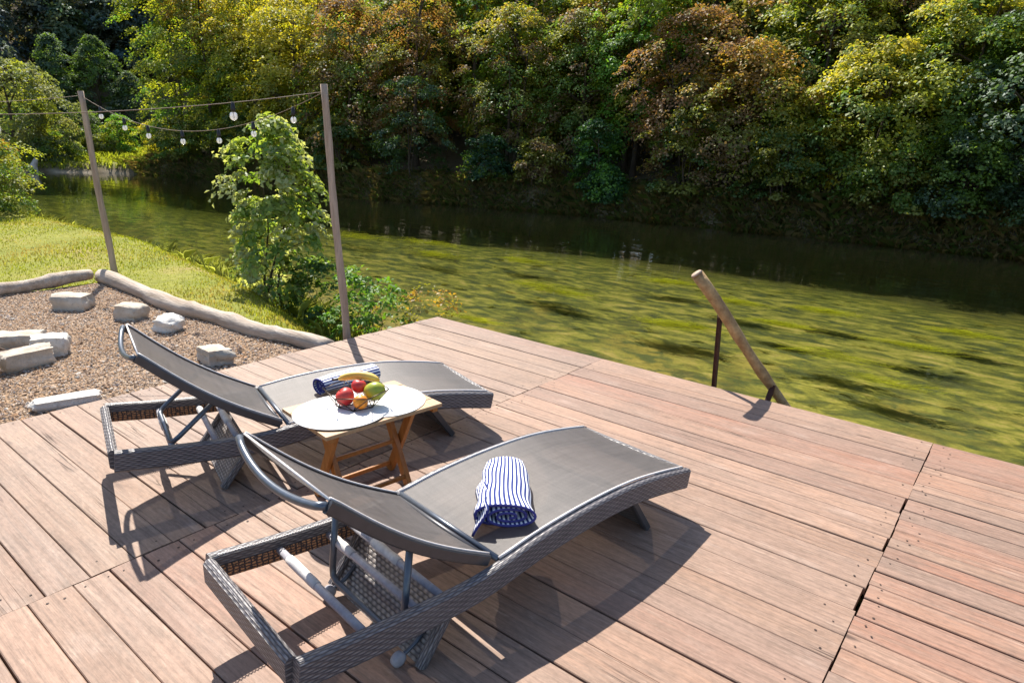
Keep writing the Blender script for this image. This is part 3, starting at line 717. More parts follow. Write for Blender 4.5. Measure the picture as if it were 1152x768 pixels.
# ------------------------------------------------------------------ towels
def towel(label, loc, rz, length, a, b, turns, taper, flap, pitch=0.0):
    """spiral roll lying along local x: a = half width, b = half height of the flattened roll"""
    th = .010; N = 150; nx_ = 26; V = []; F = []; U = []
    curve = []; arc = 0.0; prev = None
    for i in range(N + 1):
        q = i / N; ang = turns * 2 * PI * q; k = .12 + .88 * q
        y = a * k * math.cos(ang - PI * .5); z = b * k * math.sin(ang - PI * .5)
        y = math.copysign(abs(y / (a * k)) ** .85, y) * a * k
        curve.append([y, z])
    C = []
    for y, z in curve:
        if prev is not None: arc += math.hypot(y - prev[0], z - prev[1])
        C.append((y, z, arc)); prev = (y, z)
    for i in range(nx_ + 1):
        q = i / nx_; x = (q - .5) * length; s = 1 + taper * (q - .5)
        rip = .006 * math.sin(q * 4.5 + 1)
        for j, (y, z, ar) in enumerate(C):
            lump = 1 + .05 * math.sin(q * 7 + ar * 9) + .03 * math.sin(ar * 31 + q * 15)
            xx = x + (.012 * math.sin(ar * 4.5) + .008 * math.sin(ar * 11 + 2)) * (1 if q > .9 else q)
            V.append((xx, y * s * lump + rip + .02 * (q - .5) ** 2, max(z * (1 + taper * .6 * (q - .5)) * lump, -b * 1.0) + b + .004))
    m = len(C)
    for i in range(nx_):
        for j in range(m - 1):
            f = [i * m + j, (i + 1) * m + j, (i + 1) * m + j + 1, i * m + j + 1]; F.append(f)
            U.append([(i / nx_, C[j][2]), ((i + 1) / nx_, C[j][2]), ((i + 1) / nx_, C[j + 1][2]), (i / nx_, C[j + 1][2])])
    mb = MB(); mb.add(V, F, U, 0)
    if flap:                       # loose outer end hanging down one side
        V = []; F = []; U = []
        for i in range(13):
            for j in range(9):
                p, q = i / 12, j / 8
                V.append(((-.10 + .30 * p) * length / .36 * (1 + .08 * q) + .02 * q, -a * (.72 + .04 * p + .42 * q ** 1.3 * (.7 + .3 * p)) + .006 * math.sin(p * 14 + q * 3), (b * 1.75 * (1 - q) ** .8) * (.8 + .3 * p) + .006 + .004 * math.sin(p * 17)))
        for i in range(12):
            for j in range(8):
                f = [i * 9 + j, (i + 1) * 9 + j, (i + 1) * 9 + j + 1, i * 9 + j + 1]; F.append(f)
                U.append([((k // 9) / 12 * .99, (k % 9) * .0125 + .0065) for k in f])
        mb.add(V, F, U, 0)
    o = mb.build('towel', M['towel']); so = o.modifiers.new('thick', 'SOLIDIFY'); so.thickness = .009; so.offset = 0
    o.location = loc; o.rotation_euler = (0, pitch, rz)
    return tag(o, label, 'towel', 'striped towels')
towel('navy and white striped towel loosely rolled on the seat of the nearer lounger', (-1.488, 1.892, .297), math.atan2(-.30, .27), .36, .112, .050, 3.0, .30, True, .075)
towel('navy and white striped towel rolled up on the lounger behind the table', (-2.985, 2.27, .296), math.atan2(-.36, -.02), .36, .068, .05, 3.0, -.12, 0)

# ------------------------------------------------------------------ handrail at the deck edge
hr = thing('handrail', 'slanting brown round-wood handrail on a rusty steel post at the river edge of the deck', 'handrail', (-1.7, 4.66, 0))
def P(x, y, z): return (x + 1.7, y - 4.66, z)
mb = MB(); A = Vector((-1.885, 4.52, .835)); B = Vector((-1.30, 4.86, -.03)); pts = []; rs = []
for q in np.linspace(0, 1.75, 18):
    p = A + (B - A) * q; pts.append(P(p.x + .006 * math.sin(q * 7), p.y + .006 * math.cos(q * 5), p.z + .006 * math.sin(q * 4))); rs.append(.044 - .009 * min(q, 1.2) + .003 * math.sin(q * 17) + (.005 if int(q * 17) in (5, 11) else 0))
tube(mb, pts, rs, 14, jitter=.06); mb.build('rail', M['rail'], hr)
mb = MB(); tube(mb, [P(*(A + (B - A) * -.012)), P(*A)], [.037, .0445], 14); mb.build('rail_end', M['pole'], hr)
mb = MB(); beam(mb, [P(-1.675, 4.665, -.7), P(-1.725, 4.665, .555)], .042, .008, bev=.001); beam(mb, [P(-1.696, 4.683, -.7), P(-1.746, 4.683, .555)], .006, .03, bev=.001); mb.build('post', M['rust'], hr)
mb = MB(); beam(mb, [P(-1.724, 4.660, .535), P(-1.70, 4.63, .54)], .05, .03, bev=.002); mb.build('bracket', M['rust'], hr)
mb = MB(); beam(mb, [P(-1.33, 4.645, -.16), P(-1.33, 4.80, .02)], .035, .03, bev=.002); beam(mb, [P(-1.33, 4.79, -.02), P(-1.325, 4.82, .05)], .03, .03, bev=.002); mb.build('lower_bracket', M['rust'], hr)

# ------------------------------------------------------------------ gravel area, logs, stones
GR = [(-4.62, 3.36), (-8.98, 3.16), (-8.75, 1.2), (-8.4, -4), (-4.62, -4)]
gxx = np.arange(-9.2, -4.55, .09); gyy = np.arange(-4, 3.5, .09)
AX, AY = np.meshgrid(gxx, gyy, indexing='ij')
AZz = -.105 + .010 * wob(AX, AY, 3.1, 1) + .006 * wob(AX, AY, 9, 2)
ex = np.minimum(np.interp(AX, [-9, -4.6], [3.16, 3.36]) - AY, AX - np.interp(AY, [-4, 1.2, 3.2], [-8.4, -8.75, -8.95]))
AZz = AZz - .12 * (1 - sstep(-.2, .0, ex))
nxa, nya = AX.shape; ia = np.arange(nxa * nya).reshape(nxa, nya)
me = bpy.data.meshes.new('gravel'); me.from_pydata(np.stack([AX, AY, AZz], -1).reshape(-1, 3).tolist(), [], np.stack([ia[:-1, :-1], ia[1:, :-1], ia[1:, 1:], ia[:-1, 1:]], -1).reshape(-1, 4).tolist())
me.materials.append(M['gravel']); me.polygons.foreach_set('use_smooth', [True] * len(me.polygons))
o = bpy.data.objects.new('gravel', me); COL.objects.link(o); tag(o, 'reddish brown gravel fire pit area beside the deck', kind='structure')
# loose pebbles (stuff): squashed octahedra
n = 52000
px = RNG.uniform(-8.85, -4.63, n); py = RNG.uniform(-.6, 3.22, n)
keep = py < np.interp(px, [-9, -4.6], [3.14, 3.34]); px, py = px[keep], py[keep]; n = len(px)
sz = RNG.uniform(.0045, .0115, n) * (1 + (RNG.random(n) < .04) * 1.2); an = RNG.uniform(0, 6.28, n)
oc = np.array([[1, 0, 0], [0, 1, 0], [-1, 0, 0], [0, -1, 0], [0, 0, .7], [0, 0, -.7]])
tri = np.array([[0, 1, 4], [1, 2, 4], [2, 3, 4], [3, 0, 4]])
base = oc[None] * (sz[:, None, None] * np.stack([np.ones(n), RNG.uniform(.6, 1, n), RNG.uniform(.6, 1, n)], -1)[:, None, :])
base = base + RNG.normal(0, .12, base.shape) * sz[:, None, None]
ca, sa = np.cos(an)[:, None], np.sin(an)[:, None]
bx = base[..., 0] * ca - base[..., 1] * sa + px[:, None]; by = base[..., 0] * sa + base[..., 1] * ca + py[:, None]
bz = base[..., 2] - .10 + .010 * wob(px, py, 3.1, 1)[:, None] + .002
Pv = np.stack([bx, by, bz], -1)[:, tri].reshape(-1, 3)
pal = np.array([(.361, .246, .164), (.246, .164, .107), (.451, .361, .279), (.394, .230, .123), (.295, .254, .230), (.508, .459, .394)])
pc = pal[RNG.choice(6, n, p=[.3, .2, .17, .17, .1, .06])] * RNG.uniform(.75, 1.2, (n, 1))
o = np_mesh('pebbles', Pv, 3, M['pebble'], np.repeat(pc, 4, 0)); tag(o, 'loose reddish and grey pebbles covering the gravel', kind='stuff')

def log(name, label, pts, r, seed):
    random.seed(seed); mb = MB(); P_ = []; R_ = []
    n = 34
    for i in range(n + 1):
        q = i / n; k = q * (len(pts) - 1); j = min(int(k), len(pts) - 2); a = Vector(pts[j]); b = Vector(pts[j + 1]); p = a.lerp(b, k - j)
        P_.append((p.x + .008 * math.sin(q * 9 + seed), p.y + .008 * math.sin(q * 13 + seed), p.z + .008 * math.sin(q * 17)))
        R_.append(r[0] + (r[1] - r[0]) * q + .007 * math.sin(q * 21 + seed) + (.014 if random.random() < .1 else 0))
    tube(mb, P_, R_, 16, jitter=.05)
    o = mb.build(name, M['log']); random.seed(7 + seed); return tag(o, label, 'log', 'border logs around the gravel')
log('border_log', 'long bleached log dividing the gravel from the lawn, reaching the deck', [(-8.95, 3.17, -.045), (-6.8, 3.12, -.05), (-5.6, 3.2, -.055), (-4.66, 3.36, -.06)], (.088, .068), 1)
log('border_log', 'bleached log at the left frame edge, along the back of the fire pit gravel', [(-9.02, 3.08, -.02), (-8.85, 2.2, -.03), (-8.7, 1.2, -.03), (-8.45, -.8, -.035)], (.07, .085), 5)

def stone(label, loc, size, rz, mat, seed, tilt=(0, 0), rough=.05, name='stone', cut=.66):
    rg = np.random.default_rng(seed); bm = bmesh.new(); bmesh.ops.create_cube(bm, size=2)
    bmesh.ops.subdivide_edges(bm, edges=bm.edges[:], cuts=7, use_grid_fill=True)
    ph = rg.uniform(0, 6, 9)
    for v in bm.verts:
        c = v.co; m = max(abs(c.x), abs(c.y), abs(c.z)); q = c.normalized()
        c2 = c * cut + q * (1 - cut) * 1.18
        nz = math.sin(c.x * 2.1 + ph[0]) * math.cos(c.y * 2.6 + ph[1]) + .7 * math.sin(c.z * 3.1 + ph[2] + c.x * 1.7) + .45 * math.sin(c.y * 6 + ph[3] + c.z * 5) + .35 * math.sin(c.x * 8 + ph[4]) * math.cos(c.z * 7 + ph[5])
        c2 = c2 * (1 + rough * 1.25 * nz + rough * .8 * math.sin(c.x * 13 + ph[6]) * math.sin(c.y * 12 + ph[7]) * math.sin(c.z * 11 + ph[8]) + rg.normal(0, rough * .22))
        v.co = Vector((c2.x * size[0] * .44, c2.y * size[1] * .44, c2.z * size[2] * .44 + size[2] * .36))
    me = bpy.data.meshes.new(name); bm.to_mesh(me); bm.free(); me.materials.append(mat)
    for p in me.polygons: p.use_smooth = True
    o = bpy.data.objects.new(name, me); COL.objects.link(o); o.location = loc; o.rotation_euler = (tilt[0], tilt[1], rz)
    mod = o.modifiers.new('edge', 'EDGE_SPLIT'); mod.split_angle = rad(38)
    return tag(o, label, 'stone', 'pale stones on the gravel')
GZ0 = -.11
camang = math.atan2(camr.y, camr.x)
stone('squared limestone block lying farthest back, near the corner of the border logs', (-7.72, 2.42, GZ0), (.40, .26, .20), camang + .02, M['stone'], 1)
stone('limestone block between the corner block and the white boulder', (-6.94, 2.67, GZ0), (.30, .24, .18), camang - .25, M['stone'], 2, (0, .04), .06)
stone('small rounded white boulder close to the long border log', (-6.26, 2.73, GZ0), (.27, .25, .17), .4, M['stonew'], 3, (.1, 0), .09, cut=.35)
stone('wedge shaped limestone block behind the far lounger backrest, near the deck edge', (-5.12, 2.56, GZ0), (.23, .40, .15), camang + .72, M['stone'], 4, (-.1, .05), .06)
stone('long flat pale stone slab lying against the deck edge', (-4.93, 1.42, GZ0), (.44, .13, .085), math.atan2(.34, .10), M['stonew'], 5, (.08, 0), .04)
stone('long pale stone at the front of the fire ring', (-5.98, 1.50, GZ0), (.42, .20, .19), math.atan2(.40, -.09), M['stone'], 6, (.05, .02), .06)
stone('stone at the right back corner of the fire ring, behind the long one', (-6.22, 1.74, GZ0), (.30, .22, .20), camang + .3, M['stonew'], 7, (0, 0), .06)
stone('reddish stone along the far side of the fire ring', (-6.58, 1.62, GZ0), (.24, .42, .17), camang + 1.9, M['stone'], 8, (0, 0), .06)
stone('pale stone at the left frame edge closing the fire ring', (-5.86, 1.17, GZ0), (.26, .20, .20), 1.2, M['stone'], 9, (0, 0), .07)
for k, (a, b, lab) in enumerate((((-6.30, 1.2, -.02), (-6.22, 1.62, -.06), 'thin charred stick lying inside the fire ring'), ((-6.42, 1.25, .07), (-6.28, 1.50, -.07), 'pale branch leaning on the stones inside the fire ring'), ((-6.12, 1.22, -.06), (-6.3, 1.58, -.03), 'short brown stick crossing the others in the fire ring'))):
    mb = MB(); a, b = Vector(a), Vector(b); tube(mb, [a, a.lerp(b, .4) + Vector((.01, .01, .012)), a.lerp(b, .75) + Vector((-.01, 0, .01)), b], [.013, .014, .012, .008], 7, jitter=.1)
    tag(mb.build('stick', M['stick']), lab, 'stick', 'sticks in the fire ring')

# ------------------------------------------------------------------ poles and string lights
def pole(label, base, topp, r):
    mb = MB(); A, B = Vector(base), Vector(topp); pts = []; rs = []
    for q in np.linspace(0, 1, 16): 
        p = A.lerp(B, q); pts.append((p.x + .008 * math.sin(q * 6), p.y + .006 * math.sin(q * 9), p.z)); rs.append(r * (1.08 - .2 * q) + .002 * math.sin(q * 25))
    tube(mb, pts, rs, 12, jitter=.03)
    return tag(mb.build('wooden_pole', M['pole']), label, 'pole', 'poles carrying the string lights')
pole('thin weathered wooden pole at the corner of the border logs, leaning left', (-9.28, 3.44, -.3), (-9.36, 3.37, 2.12), .038)
T1 = Vector((-9.36, 3.37, 2.07))
pole('weathered wooden pole beside the far corner of the deck, carrying light strings', (-4.80, 3.66, -.3), (-4.92, 3.61, 2.11), .033)
T2 = Vector((-4.92, 3.61, 2.05))
pole('wooden light pole standing outside the left of the view on the lawn', (-8.9, -1.6, -.3), (-8.9, -1.6, 2.1), .05)
T3 = Vector((-8.9, -1.6, 2.05))
def string_light(label, A, B, sag, qs, r):
    t = thing('string_light', label, 'string light', tuple(A), 0, 'string lights between the poles')
    def at(q): p = A.lerp(B, q) - A; return Vector((p.x, p.y, p.z - 4 * sag * q * (1 - q)))
    mb = MB(); tube(mb, [at(q) for q in np.linspace(0, 1, 40)], .0031, 6); mb.build('cable', M['cable'], t)
    for q in qs:
        c = at(q); mb = MB(); ellipse_ball(mb, (c.x, c.y, c.z - .105), (r, r, r * 1.05), 18, 12); b = mb.build('bulb', M['bulb'], t)
        mb = MB(); tube(mb, [(c.x, c.y, c.z + .006), (c.x, c.y, c.z - .05), (c.x, c.y, c.z - .066)], [.012, .02, .018], 10); mb.build('socket', M['black'], b)
        mb = MB(); tube(mb, [(c.x, c.y, c.z - .07), (c.x + .006, c.y, c.z - .12), (c.x - .006, c.y, c.z - .07)], .003, 5); mb.build('filament', M['wire'], b)
string_light('sagging string of small clear bulbs hung between the two wooden poles', T1, T2, .36, [.10, .22, .335, .49, .64, .77, .905], .0275)
string_light('string of larger clear bulbs running from the deck pole out at frame left', T2, T3, .30, [.11, .37, .60, .8], .033)
string_light('light string from the left leaning pole off to the left, with one bulb in view', T1, T3, .22, [.2, .5, .75], .030)

# ------------------------------------------------------------------ plants
def leaf_quads(p, nrm, size, asp=.62, fold=.16):
    n = len(p); r = RNG.normal(size=(n, 3)); t1 = np.cross(nrm, r); t1 /= np.linalg.norm(t1, axis=1, keepdims=True) + 1e-9
    t2 = np.cross(nrm, t1); L = size[:, None]; up = nrm * L * fold
    return np.stack([p - t1 * L * .5, p + t2 * L * asp * .5 + up, p + t1 * L * .5 - up * .4, p - t2 * L * asp * .5 + up], 1)
def norm(v): return v / (np.linalg.norm(v, axis=-1, keepdims=True) + 1e-9)

def spray(cen, out, rad_, per, size, thick=.22, droop=.5, tilt=.35, nj=.55):
    """leaf sprays: flattened drooping discs of leaves round each centre"""
    n = len(cen); N = n * per
    c = np.repeat(cen, per, 0); o = np.repeat(out, per, 0); R = np.repeat(rad_, per)[:, None]
    up = norm(np.array([0, 0, 1.0])[None] * (1 - tilt) + o * tilt)
    e1 = norm(np.cross(up, np.array([.3, .9, .1])[None])); e2 = np.cross(up, e1)
    a = RNG.uniform(0, 2 * PI, N)[:, None]; q = np.sqrt(RNG.random(N))[:, None] * RNG.uniform(.6, 1.15, N)[:, None]
    lob = 1 + .28 * np.sin(3 * a + np.repeat(RNG.uniform(0, 6, n), per)[:, None])
    d = e1 * np.cos(a) * q * R * lob + e2 * np.sin(a) * q * R * lob
    p = c + d + up * RNG.normal(0, thick, N)[:, None] * R; p[:, 2] -= droop * (q[:, 0] ** 2) * R[:, 0] * .6
    nn = norm(up + RNG.normal(0, nj, (N, 3)) + .35 * norm(d))
    sz = size * RNG.uniform(.65, 1.25, N)
    return p, nn, sz

def palette_cols(cols, wts, n_cl, per, jit=.13, cluster_w=.93):
    cols = np.array(cols); k = RNG.choice(len(cols), n_cl, p=np.array(wts) / sum(wts))
    kk = np.repeat(k, per); alt = RNG.choice(len(cols), n_cl * per, p=np.array(wts) / sum(wts))
    use = RNG.random(n_cl * per) < cluster_w
    c = np.where(use[:, None], cols[kk], cols[alt]); c = c * RNG.uniform(1 - jit, 1 + jit, (len(c), 1)) * np.repeat(RNG.uniform(.85, 1.15, (n_cl, 1)), per, 0)
    return c

def crown_centres(n, h0, h1, rx, ry, low=1.0, topw=.5, seed=0, lean=(0, 0)):
    u = RNG.random(n) ** low; a = RNG.uniform(0, 2 * PI, n)
    prof = np.sin(np.clip(u * .86 + .12, 0, 1) * PI) ** topw
    ph = np.random.default_rng(seed + 99).uniform(0, 6, 6)
    lump = 1 + .22 * np.sin(3 * a + ph[0] + 5 * u) + .16 * np.sin(5 * a + ph[1] - 9 * u) + .12 * np.sin(11 * u * PI + ph[2])
    rr = (.42 + .58 * np.sqrt(RNG.random(n))) * prof * lump
    z = h0 + (h1 - h0) * u
    c = np.stack([rx * rr * np.cos(a) + lean[0] * u, ry * rr * np.sin(a) + lean[1] * u, z], 1)
    out = np.stack([np.cos(a), np.sin(a), .2 + .8 * (u - .4)], 1)
    return c, norm(out), u

def tree(name, label, cat, pos, h, h0, rx, ry, cols, wts, ncl, per, leaf, cl_r, trunk_r=.16, low=1.0, topw=.5, droop=.55, tilt=.35, seed=0, group=None, bark='bark', lean=(0, 0), top_tint=None, stems=1, mat='leaf', crown_name='crown', nlimb=14, nj=.42):
    global RNG
    RNG = np.random.default_rng(1000 + seed); random.seed(seed)
    z = ground_z(pos[0], pos[1]) - .08
    t = thing(name, label, cat, (pos[0], pos[1], z), 0, group)
    c, o, u = crown_centres(ncl, h0, h, rx, ry, low, topw, seed, lean)
    p, nn, sz = spray(c, o, RNG.uniform(.65, 1.3, ncl) * cl_r, per, leaf, droop=droop, tilt=tilt, nj=nj, thick=.13)
    col = palette_cols(cols, wts, ncl, per)
    if top_tint is not None:          # autumn colour on the upper branches, its yellows also standing in for sunlight
        k = np.repeat(np.clip((u - top_tint[1]) / .3 + RNG.normal(0, .3, ncl), 0, 1), per)[:, None]; k = k * (RNG.random((len(k), 1)) < .72) * RNG.uniform(.5, 1, (len(k), 1))
        col = col * (1 - k) + np.array(top_tint[0])[None] * RNG.uniform(.75, 1.25, (len(k), 1)) * k
    p[:, 2] = np.maximum(p[:, 2], .12)
    np_mesh(crown_name, leaf_quads(p, nn, sz), 4, M[mat], col, t)
    mb = MB()
    for s in range(stems):
        bx = (random.uniform(-.25, .25) * min(1, rx) if stems > 1 else 0); by = (random.uniform(-.25, .25) * min(1, rx) if stems > 1 else 0)
        hx, hy = max(-.45 * rx, min(.45 * rx, bx * 3 + random.uniform(-.4, .4))) + lean[0] * .6, max(-.45 * ry, min(.45 * ry, by * 3 + random.uniform(-.4, .4))) + lean[1] * .6; H_ = h * random.uniform(.72, .88)
        tr = [(bx, by, -.2)]
        for q in np.linspace(.15, 1, 8): tr.append((bx + (hx - bx) * q ** 1.3 + .10 * math.sin(q * 5 + seed), by + (hy - by) * q ** 1.3 + .10 * math.cos(q * 6 + seed), H_ * q))
        tube(mb, tr, [trunk_r * (1.25 if i == 0 else 1 - .85 * i / 8) / (stems ** .5) for i in range(9)], 8, jitter=.06)
    for k in range(nlimb):
        j = int(RNG.integers(0, ncl)); e = Vector(c[j]); qz = max(.12, min(.8, (e.z - .25 * math.hypot(e.x, e.y)) / h)); i = min(8, max(1, int(qz / .86 * 8)))
        s0 = Vector(tr[i]); mid = s0.lerp(e, .5) + Vector((random.uniform(-.15, .15), random.uniform(-.15, .15), .12 * (e - s0).length))
        r1 = trunk_r * .38 / (stems ** .5)
        tube(mb, [s0, s0.lerp(mid, .5), mid, mid.lerp(e, .6), e], [r1, r1 * .8, r1 * .6, r1 * .4, r1 * .18], 5, jitter=.08)
    mb.build('trunk', M[bark], t)
    return t

G_ = (.135, .225, .035); GD = (.08, .145, .035); GB = (.07, .125, .06); GY = (.32, .36, .035); YE = (.50, .44, .05); OR = (.50, .29, .06); RU = (.33, .18, .075); BR = (.24, .16, .07); FG = (.15, .32, .035); OL = (.22, .235, .04)
BANK = 'trees along the far bank'
spec = [
 # x, dy, h, h0, rx, ry, palette, weights, top tint, label
 (-46.6, 4.2, 12.0, .5, 2.9, 2.9, [G_, GY, FG], [3, 3, 1], (GY, .5), 'tall yellow green tree at the upstream end of the far bank, beside the pool head'),
 (-42.8, 3.4, 11.2, .6, 2.8, 2.8, [G_, OL, GY], [3, 2, 2], (OR, .5), 'tree with bright orange upper crown on the far bank, second from the pool head'),
 (-38.6, 3.2, 10.0, .5, 2.9, 2.9, [GY, G_, YE], [3, 2, 2], (YE, .45), 'yellowing tree on the far bank just right of the orange crowned one'),
 (-33.6, 3.2, 8.8, .5, 3.0, 2.9, [GY, YE, OL], [2, 2, 2], (YE, .4), 'golden yellow tree on the far bank directly behind the top of the deck pole'),
 (-28.8, 3.2, 7.8, .6, 2.8, 2.6, [OL, BR, G_], [2, 2, 2], (RU, .5), 'rust tinged tree on the far bank just right of the deck pole'),
 (-24.6, 3.6, 8.4, 1.2, 2.2, 2.2, [BR, OL, RU], [2, 3, 1], (RU, .5), 'narrow brown leaved tree on the far bank, above the dark teal bush'),
 (-19.8, 3.6, 7.0, 1.4, 2.4, 2.3, [OL, G_, BR], [3, 2, 1.5], (YE, .7), 'thin olive brown tree on the far bank, above the small teal green bush'),
 (-16.8, 3.8, 6.6, 1.3, 2.1, 2.1, [G_, OL, BR], [3, 2, 1], None, 'mid green slender tree on the far bank, left of the bright green one'),
 (-14.3, 3.8, 8.5, 2.0, 1.9, 1.9, [FG, G_, GY], [3, 1, 1], (GY, .6), 'bright fresh green tree on the far bank, above the light green bush'),
 (-11.6, 3.0, 6.4, 1.2, 2.5, 2.4, [OL, BR, RU], [2, 2, 2], (RU, .35), 'russet brown tree on the far bank, right of the bright green one'),
 (-9.2, 2.2, 5.2, .7, 2.3, 2.1, [OL, GY, BR], [2, 2, 1], (OR, .45), 'drooping tree with orange and yellow tips overhanging the far bank'),
 (-7.2, 4.4, 7.4, 1.2, 2.6, 2.5, [G_, OL, GY], [3, 2, 2], (YE, .65), 'green tree with olive cast standing back behind the drooping orange tipped one'),
 (-5.1, 2.2, 5.0, .6, 2.5, 2.3, [GY, G_, YE], [3, 2.5, 1], (YE, .5), 'spreading maple with sunlit yellow green sprays low over the far bank'),
 (-3.0, 3.4, 6.2, .9, 2.4, 2.4, [GY, G_, OL], [2, 3, 1], (YE, .7), 'yellow tipped green tree between the spreading maple and the dark far bank trees'),
 (-1.0, 2.5, 5.6, .6, 2.5, 2.3, [GB, GD, G_], [3, 3, 1], None, 'dark blue green tree near the right edge of the far bank'),
 (1.9, 3.0, 7.5, .6, 2.8, 2.6, [GB, GD], [3, 3], None, 'very dark green tree at the right frame edge on the far bank'),
 (5.4, 3.0, 8, .6, 3.2, 2.8, [GD, G_, OL], [3, 2, 1], None, 'dark green tree on the far bank just out of the frame at right'),
]
for i, (x, dy, h, h0, rx, ry, pal_, wt, tt, lab) in enumerate(spec):
    near = x > -27
    tree('bank_tree', lab, 'tree', (x, far_y(x) + dy), h, h0, rx, ry, pal_, wt, 190 if near else 230, 75, .13 if near else .17, .52 if near else .66, .13, 1.0, .42, .7, .45, 10 + i, BANK, top_tint=tt, stems=2 if i % 3 == 0 else 1, nj=.34)
# shrubs below the far trees
for i, (x, dy, h, rx, pal_, wt, lab) in enumerate((
    (-22.9, 1.2, 4.2, 1.7, [GB, GD], [3, 2], 'dark teal green bush hanging over the far bank, left of the thin bare trunks'),
    (-19.0, 1.0, 1.9, 1.1, [(.03, .085, .03), G_], [3, 1], 'small teal green bush low on the far bank'),
    (-14.4, .9, 2.7, .85, [(.045, .12, .03), FG], [3, 2], 'light green bush standing out on the dark far bank, below the bright green tree'),
    (-13.6, .55, 1.4, .6, [(.045, .12, .03), FG], [3, 1], 'small light green bush hanging lowest beside the larger light green bush'),
    (-16.9, 1.1, 1.8, 1.0, [OL, BR], [2, 2], 'brown tangled scrub on the far bank between the teal and light green bushes'),
    (-10.7, 1.1, 2.8, 1.6, [OL, BR, GD], [2, 2, 2], 'olive bush leaning over the water below the russet tree'),
    (-7.3, 1.0, 2.4, 1.4, [OL, GD], [2, 2], 'dark olive bush on the far bank below the drooping tree'),
    (-4.0, .9, 2.0, 1.2, [OL, G_], [2, 2], 'low olive green bush on the far bank below the spreading maple'),
    (-2.2, .9, 2.6, 1.1, [GB, G_], [2, 2], 'dusky green bush on the far bank, below the dark blue green tree'),
    (.3, .8, 2.6, 1.3, [GB, GD], [2, 2], 'dark bush at the right frame edge hanging over the far bank'),
    (-27.5, 1.2, 2.4, 1.6, [OL, GD, BR], [2, 2, 1], 'dark olive bush on the far bank seen just right of the deck pole'),
    (-31.5, 1.0, 2.4, 1.7, [GD, OL], [2, 2], 'dark bush on the far bank hidden half behind the sapling'),
    (-36.5, 1.0, 2.6, 1.8, [GD, OL, GY], [2, 2, 1], 'dark green bush on the far bank, left of the sapling'),
    (-42.3, .9, 2.4, 1.7, [G_, OL], [2, 2], 'green bush at the upstream corner of the far bank, beside the sandy spit'),
)):
    tree('bank_bush', lab, 'bush', (x, far_y(x) + dy), h, .15, rx, rx * .85, pal_, wt, 70, 80, .12 if x > -25 else .16, .42, .05, 1.0, .35, .5, .35, 60 + i, 'bushes on the far bank', stems=3, nlimb=8)

# head of the pool
tree('willow', 'pale silvery willow at the head of the pool, left of the leaning pole', 'tree', (-51.6, 14.6), 6.0, .3, 3.0, 2.9, [(.19, .23, .08), (.24, .25, .09), GY], [3, 2, 1], 210, 90, .17, .6, .15, .9, .4, .9, .5, 90)
for i, (x, y, h, r, pal_, lab) in enumerate((
    (-52.9, 21.1, 2.8, 1.15, [FG, GY], 'round bright yellow green bush standing on the meadow, right of the leaning pole'),
    (-53.6, 20.0, 1.5, 1.3, [GY, (.16, .2, .06)], 'low pale green bush beside the round bright bush on the meadow'),
    (-49.9, 15.9, 1.5, 1.5, [(.13, .17, .07), G_], 'low grey green bush at the water edge under the willow'),
    (-55.0, 19.6, 3.2, 1.2, [G_, (.09, .12, .05)], 'upright mid green bush just behind the leaning pole top'),
    (-48.6, 22.0, 2.6, 1.1, [GY, YE], 'yellowing bush between the round bright bush and the tall bank tree'),
    (-56.0, 16.6, 3.4, 1.9, [G_, GD], 'dark green bush between the willow and the leaning pole'))):
    tree('meadow_bush', lab, 'bush', (x, y), h, .1, r, r, pal_, [3, 2], 80, 80, .13, .42, .06, 1.0, .35, .4, .35, 110 + i, 'bushes on the meadow', stems=3, nlimb=6)
for i, (x, y, h, r, pal_, lab) in enumerate((
    (-64.5, 21.4, 7.4, 1.7, [(.10, .16, .09), G_], 'pale blue green tree behind the meadow, left of the leaning pole top'),
    (-63.6, 24.2, 7.4, 2.2, [G_, (.08, .13, .06)], 'pointed green tree behind the meadow, right of the leaning pole top'),
    (-61.0, 25.6, 5.4, 1.8, [(.10, .14, .09), GD], 'grey green tree behind the meadow, next to the tall yellow green bank tree'))):
    tree('meadow_tree', lab, 'tree', (x, y), h, .3, r, r, pal_, [3, 2], 190, 70, .17, .5, .14, 1.0, .9, .5, .4, 130 + i, 'trees behind the meadow')
tree('bush', 'rounded bush with orange tinged leaves on the lawn bank at the left edge', 'bush', (-18.9, 4.1), 1.75, .05, 1.6, 1.5, [G_, GY, OL], [3, 2, 1], 130, 120, .07, .30, .04, .95, .35, .4, .4, 150, top_tint=((.36, .15, .03), .75), stems=4, nlimb=10)

# near bank: maple sapling, leafy weeds, reddish twigs
tree('maple_sapling', 'young maple with pale sunlit leaves on the near bank between the two poles', 'tree', (-8.15, 5.10), 2.66, .2, .62, .58, [(.18, .29, .05), (.28, .36, .07), (.42, .46, .22)], [3, 3, 2.2], 170, 40, .084, .175, .035, .9, .5, .9, .5, 160, stems=3, nlimb=40)
tree('leafy_shrub', 'low bright green leafy shrub at the foot of the deck pole', 'bush', (-6.15, 4.9), 1.25, .05, .7, .42, [(.11, .24, .02), (.15, .27, .03)], [3, 2], 75, 28, .062, .13, .015, 1, .4, .5, .3, 161, stems=4, nlimb=20)
tree('leafy_shrub', 'dark leafy undergrowth below the maple sapling, at the water edge', 'bush', (-7.5, 5.3), 1.1, .05, .8, .4, [(.07, .14, .02), (.10, .18, .03)], [3, 2], 85, 28, .06, .15, .015, 1, .4, .5, .3, 162, stems=4, nlimb=20)
